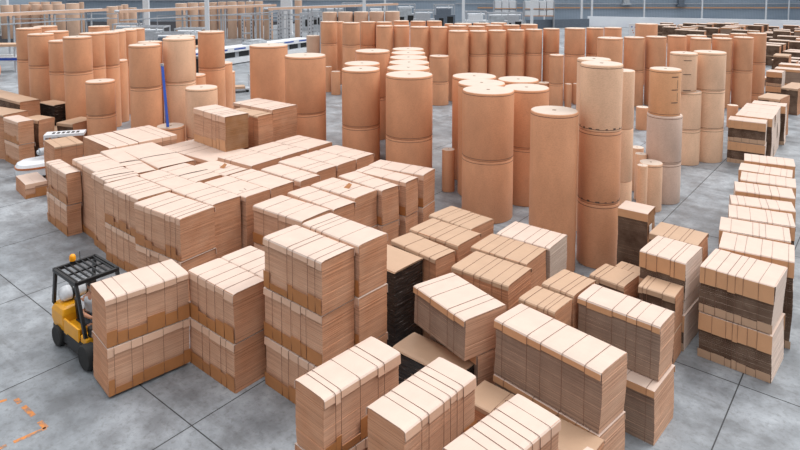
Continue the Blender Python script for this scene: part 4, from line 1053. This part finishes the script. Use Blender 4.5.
# long white machine with blue stripes
p, q = (-17.2, 51.2), (-9.3, 64.6); L, a = span(p, q)
W = empty('conveyor_machine', (p[0], p[1], 0), a); tag(W, 'long white machine with blue stripes behind the tall left roll', 'machine')
mb = MB(); mb.box(0, L, 0, 1.5, .08, .62); mb.box(0, L, .1, 1.5, .62, 1.12); mb.build('base', M['machine'], W)
mb = MB(); mb.box(0, L, -.12, 1.55, 1.12, 1.5); mb.box(0, L, -.1, .0, .08, .55); mb.build('housing', M['whitep'], W)
for k in range(9):
    x_ = L*(k+.15)/9
    mb = MB(); mb.box(x_, x_+L*.075, .02, .11, .62, 1.10); mb.build('opening', M['black'], W)
for k in range(7):
    x_ = L*(k+.1)/7
    mb = MB(); mb.box(x_, x_+L*.09, -.135, -.115, 1.30, 1.42); mb.build('stripe', M['blue'], W)
mb = MB(); mb.box(L*.45, L*.6, .3, 1.2, 1.5, 1.75); mb.box(L*.47, L*.58, .4, 1.1, 1.75, 1.9); mb.build('top_tray', M['machine'], W)
# low conveyor at the left edge
W = empty('roller_conveyor', (-42, 49.5, 0), R(4)); tag(W, 'low conveyor deck with blue stripe at the left edge of the floor', 'conveyor')
mb = MB(); mb.box(0, 11.2, 0, 1.6, .95, 1.3); mb.build('deck', M['whitep'], W)
mb = MB(); mb.box(0, 11.2, -.03, -.005, 1.0, 1.2); mb.build('stripe', M['blue'], W)
mb = MB(); mb.box(0, 11.0, .1, 1.5, 2.1, 2.3); mb.build('upper_deck', M['light'], W)
for k in range(5):
    mb = MB(); mb.box(.3+k*2.6, .42+k*2.6, .05, .17, 0, 2.1); mb.box(.3+k*2.6, .42+k*2.6, 1.4, 1.52, 0, 2.1); mb.build('leg', M['steel'], W)
o = (lambda mb: (mb.tube((0, 0, .55), (2.2, .3, .55), .55, 20), mb.build('paper_roll', WR['k'], None, (-33.2, 47.3, 0), R(5)))[1])(MB())
tag(o, 'dark paper roll lying on its side under the low conveyor deck', 'paper roll')

# grey rack towers at the centre back
for k, (u, Y, h, lab) in enumerate([(274, 68, 4.0, 'grey rack tower, left of the pair of gates at the centre back'), (284.5, 69, 4.1, 'grey gate-like rack tower, middle one at the centre back'),
        (305, 66, 3.9, 'perforated rack tower left of the pale roll row'), (316.5, 67, 4.0, 'perforated rack tower next to the pale roll row'), (246.5, 66, 3.6, 'perforated rack tower above the white machine')]):
    o = empty('rack_tower', ((u-400)/624*Y, Y, 0), R(20)); tag(o, lab, 'rack')
    for s in (-1, 1):
        mb = MB(); mb.box(s*.45-.11, s*.45+.11, -.12, .12, 0, h)
        up = mb.build('upright', M['steel'], o)
        mb = MB()
        for q_ in range(9): mb.box(s*.45-.04, s*.45+.04, -.128, -.121, .3+q_*h*.1, .3+q_*h*.1+.14)
        mb.build('slots', M['black'], up)
    for z_, w2, d2 in ((h, .56, .15), (h*.5, .5, .08)):
        mb = MB(); mb.box(-w2, w2, -d2, d2, z_, z_+.15); mb.build('crossbeam', M['steel'], o)

# machine line far behind
mrnd = random.Random(3)
def machine(name, x, y, w, d, h, label, cat, mat):
    o = empty(name, (x, y, 0), R(mrnd.uniform(-6, 6))); tag(o, label, cat)
    mb = MB(); mb.box(-w/2, w/2, -d/2, d/2, .05, h*.62); mb.box(-w*.36, w*.3, -d*.42, d*.3, h*.62, h*.84); mb.build('cabinet', mat, o)
    mb = MB()
    for s in (-1, 1):
        for e in (-1, 1): mb.box(s*w*.46-.05, s*w*.46+.05, e*d*.44-.05, e*d*.44+.05, 0, h)
    for s in (-1, 1): mb.box(-w*.48, w*.48, s*d*.44-.06, s*d*.44+.06, h-.1, h+.05)
    for s in (-1, 1): mb.box(s*w*.46-.05, s*w*.46+.05, -d*.44, d*.44, h-.1, h+.04)
    mb.build('frame', M['steel'], o)
    for q_ in ((-.3, -.08, .2, .5), (.1, .4, .28, .56)):
        mb = MB(); mb.box(w*q_[0], w*q_[1], -d/2-.02, -d/2, h*q_[2], h*q_[3]); mb.build('dark_panel', M['black'], o)
    mb = MB(); mb.tube((-w*.4, -d*.2, h*.88), (w*.4, -d*.2, h*.88), .12, 10); mb.tube((w*.2, -d*.3, h*.4), (w*.2, -d*.3, h), .08, 8); mb.build('pipe', M['whitep'], o)
mats = [M['machine'], M['steel'], M['bluegrey'], M['whitep']]
spots = [(128, 70, 2.6), (152, 62, 2.9), (172, 58, 2.6), (190, 66, 2.4), (312, 92, 3.6), (335, 94, 3.6), (352, 96, 4.0), (378, 93, 3.6), (406, 96, 3.8), (424, 88, 3.3), (444, 92, 3.9), (476, 86, 3.2), (497, 88, 2.9), (512, 90, 2.8)]
names = ['behind the first left rolls', 'by the open flap behind the left cluster', 'with open front behind the left cluster', 'right of the open flap by the left cluster',
   'farthest left in the centre line', 'behind the first pale roll', 'behind the second pale roll', 'behind the last pale roll', 'above the white-topped file', 'just right of the white-topped file', 'left of the bright white post', 'right of the bright white post', 'before the wrapped white pallets', 'with a screen by the wrapped white pallets']
for k, ((u, Y, h), nm) in enumerate(zip(spots, names)):
    machine('process_machine', (u-400)/624*Y, Y, 3.0, 2.0, h, ('grey', 'steel', 'blue-grey', 'white')[k % 4]+' machine '+nm, 'machine', mats[k % 4])
# curved open flap by the left cluster
mb = MB()
lo_ = []
for i in range(9):
    t_ = i/8; lo_.append([(t_*2.6, y_, 2.0+.75*t_+.16*math.sin(t_*3)+dz) for y_, dz in ((-.9, 0), (.9, 0), (.9, .05), (-.9, .05))])
mb.loft(lo_)
fo = mb.build('chute', M['tan'], None, (-16.6, 44.5, 0), R(12))
mb = MB()
for y_ in (-.85, .85):
    mb.box(.1, .2, y_-.05, y_+.05, 0, 2.0); mb.box(2.3, 2.4, y_-.05, y_+.05, 0, 2.74)
mb.build('leg', M['steel'], fo)
mb = MB(); mb.box(.6, 2.2, -.7, .7, .6, 1.9); mb.build('hopper', M['black'], fo)
tag(fo, 'curved tan chute over a dark hopper behind the left roll cluster', 'chute')
# racks with white wrapped pallets
for k, (u, Y, n) in enumerate([(494, 98, 3), (524, 97, 4)]):
    x_ = (u-400)/624*Y; o = empty('pallet_rack', (x_, Y, 0)); tag(o, ('narrow', 'wide')[k]+' pallet rack carrying white wrapped loads by the far wall', 'rack')
    w = n*1.15
    for s in (0, 1):
        mb = MB(); mb.box(s*w-.06, s*w+.06, -.5, .5, 0, 4.2); mb.build('upright', M['steel'], o)
    for z_ in (2.0, 3.1):
        mb = MB(); mb.box(0, w, -.5, .5, z_-.12, z_); mb.build('shelf_beam', M['kraft'], o)
    for q_ in range(n):
        for z_, hh in ((2.003, .85), (3.103, 1.3)):
            mb = MB(); mb.rbox(-.5, .5, -.45, .45, 0, hh*(.9+.1*(q_ % 2)), .04)
            tag(mb.build('wrapped_load', M['whitep'], None, (x_+.6+q_*1.13, Y, z_)), '%s white wrapped load on the %s level of the %s far pallet rack' % (('first', 'second', 'third', 'fourth')[q_], 'lower' if z_ < 3 else 'upper', ('narrow', 'wide')[k]), 'wrapped load', 'white wrapped pallet loads')
# board with coloured dots, wall box, dark parcels
o = empty('notice_board', (20.3, 54, 0)); tag(o, 'white board with coloured dots behind the right-hand roll file', 'board')
mb = MB(); mb.box(-.42, .42, -.06, .06, 2.3, 3.72); mb.build('panel', M['whitep'], o)
mb = MB()
for s in (-1, 1): mb.box(s*.36-.04, s*.36+.04, -.04, .04, 0, 2.3)
mb.build('stand', M['steel'], o)
mb = MB()
for dx, dz in ((-.2, 3.4), (.1, 3.35), (.28, 3.35)): mb.box(dx-.05, dx+.05, -.07, -.061, dz, dz+.11)
mb.build('blue_dots', M['blue'], o)
mb = MB()
for dx, dz in ((-.05, 2.9), (.12, 3.5), (-.12, 3.1)): mb.box(dx-.04, dx+.04, -.07, -.061, dz, dz+.09)
mb.build('orange_dots', M['orange'], o)
for k, (u, z_, mt, lab) in enumerate([(627, 3.3, 'machine', 'pale box shelf mounted high on the far wall'), (682, 3.0, 'bluegrey', 'dark blue box mounted high on the far wall')]):
    x_ = (u-400)/624*112
    mb = MB(); mb.box(-.5, .5, -.7, 0, z_, z_+1.0); mb.box(-.8, .8, -.85, 0, z_-.25, z_)
    tag(mb.build('wall_box', M[mt], None, (x_, 112.8, 0)), lab, 'wall box')

# ------------------------------------------------------------------ light, sky, camera
w = bpy.data.worlds.new('overcast_daylight'); scene.world = w; w.use_nodes = True
t = w.node_tree; bg = t.nodes['Background']
tc = t.nodes.new('ShaderNodeTexCoord'); sx = t.nodes.new('ShaderNodeSeparateXYZ'); link(t, tc.outputs['Generated'], sx.inputs['Vector'])
c_ = ramp(t, sx.outputs['Z'], SKY)
link(t, c_, bg.inputs['Color']); bg.inputs['Strength'].default_value = SKYS
ld = bpy.data.lights.new('skylight_sun', 'SUN'); ld.energy = SUN[0]; ld.angle = R(SUN[3]); ld.color = (1, .985, .965)
so = bpy.data.objects.new('skylight_sun', ld); col.objects.link(so)
so.rotation_euler = (R(90-SUN[1]), 0, R(SUN[2]))

cam = bpy.data.cameras.new('camera'); cam.sensor_fit = 'HORIZONTAL'; cam.sensor_width = 36.0
cam.lens = 36.0*624/800; cam.shift_y = -(225-28)/800; cam.clip_end = 400
co = bpy.data.objects.new('camera', cam); col.objects.link(co)
co.location = (0, 0, 7.5); co.rotation_euler = (math.pi/2-math.atan(48/624), 0, 0)
scene.camera = co
vs = scene.view_settings
vs.view_transform = 'Standard'; vs.look = 'None'; vs.exposure = EXPO; vs.gamma = 1.0; vs.use_curve_mapping = False
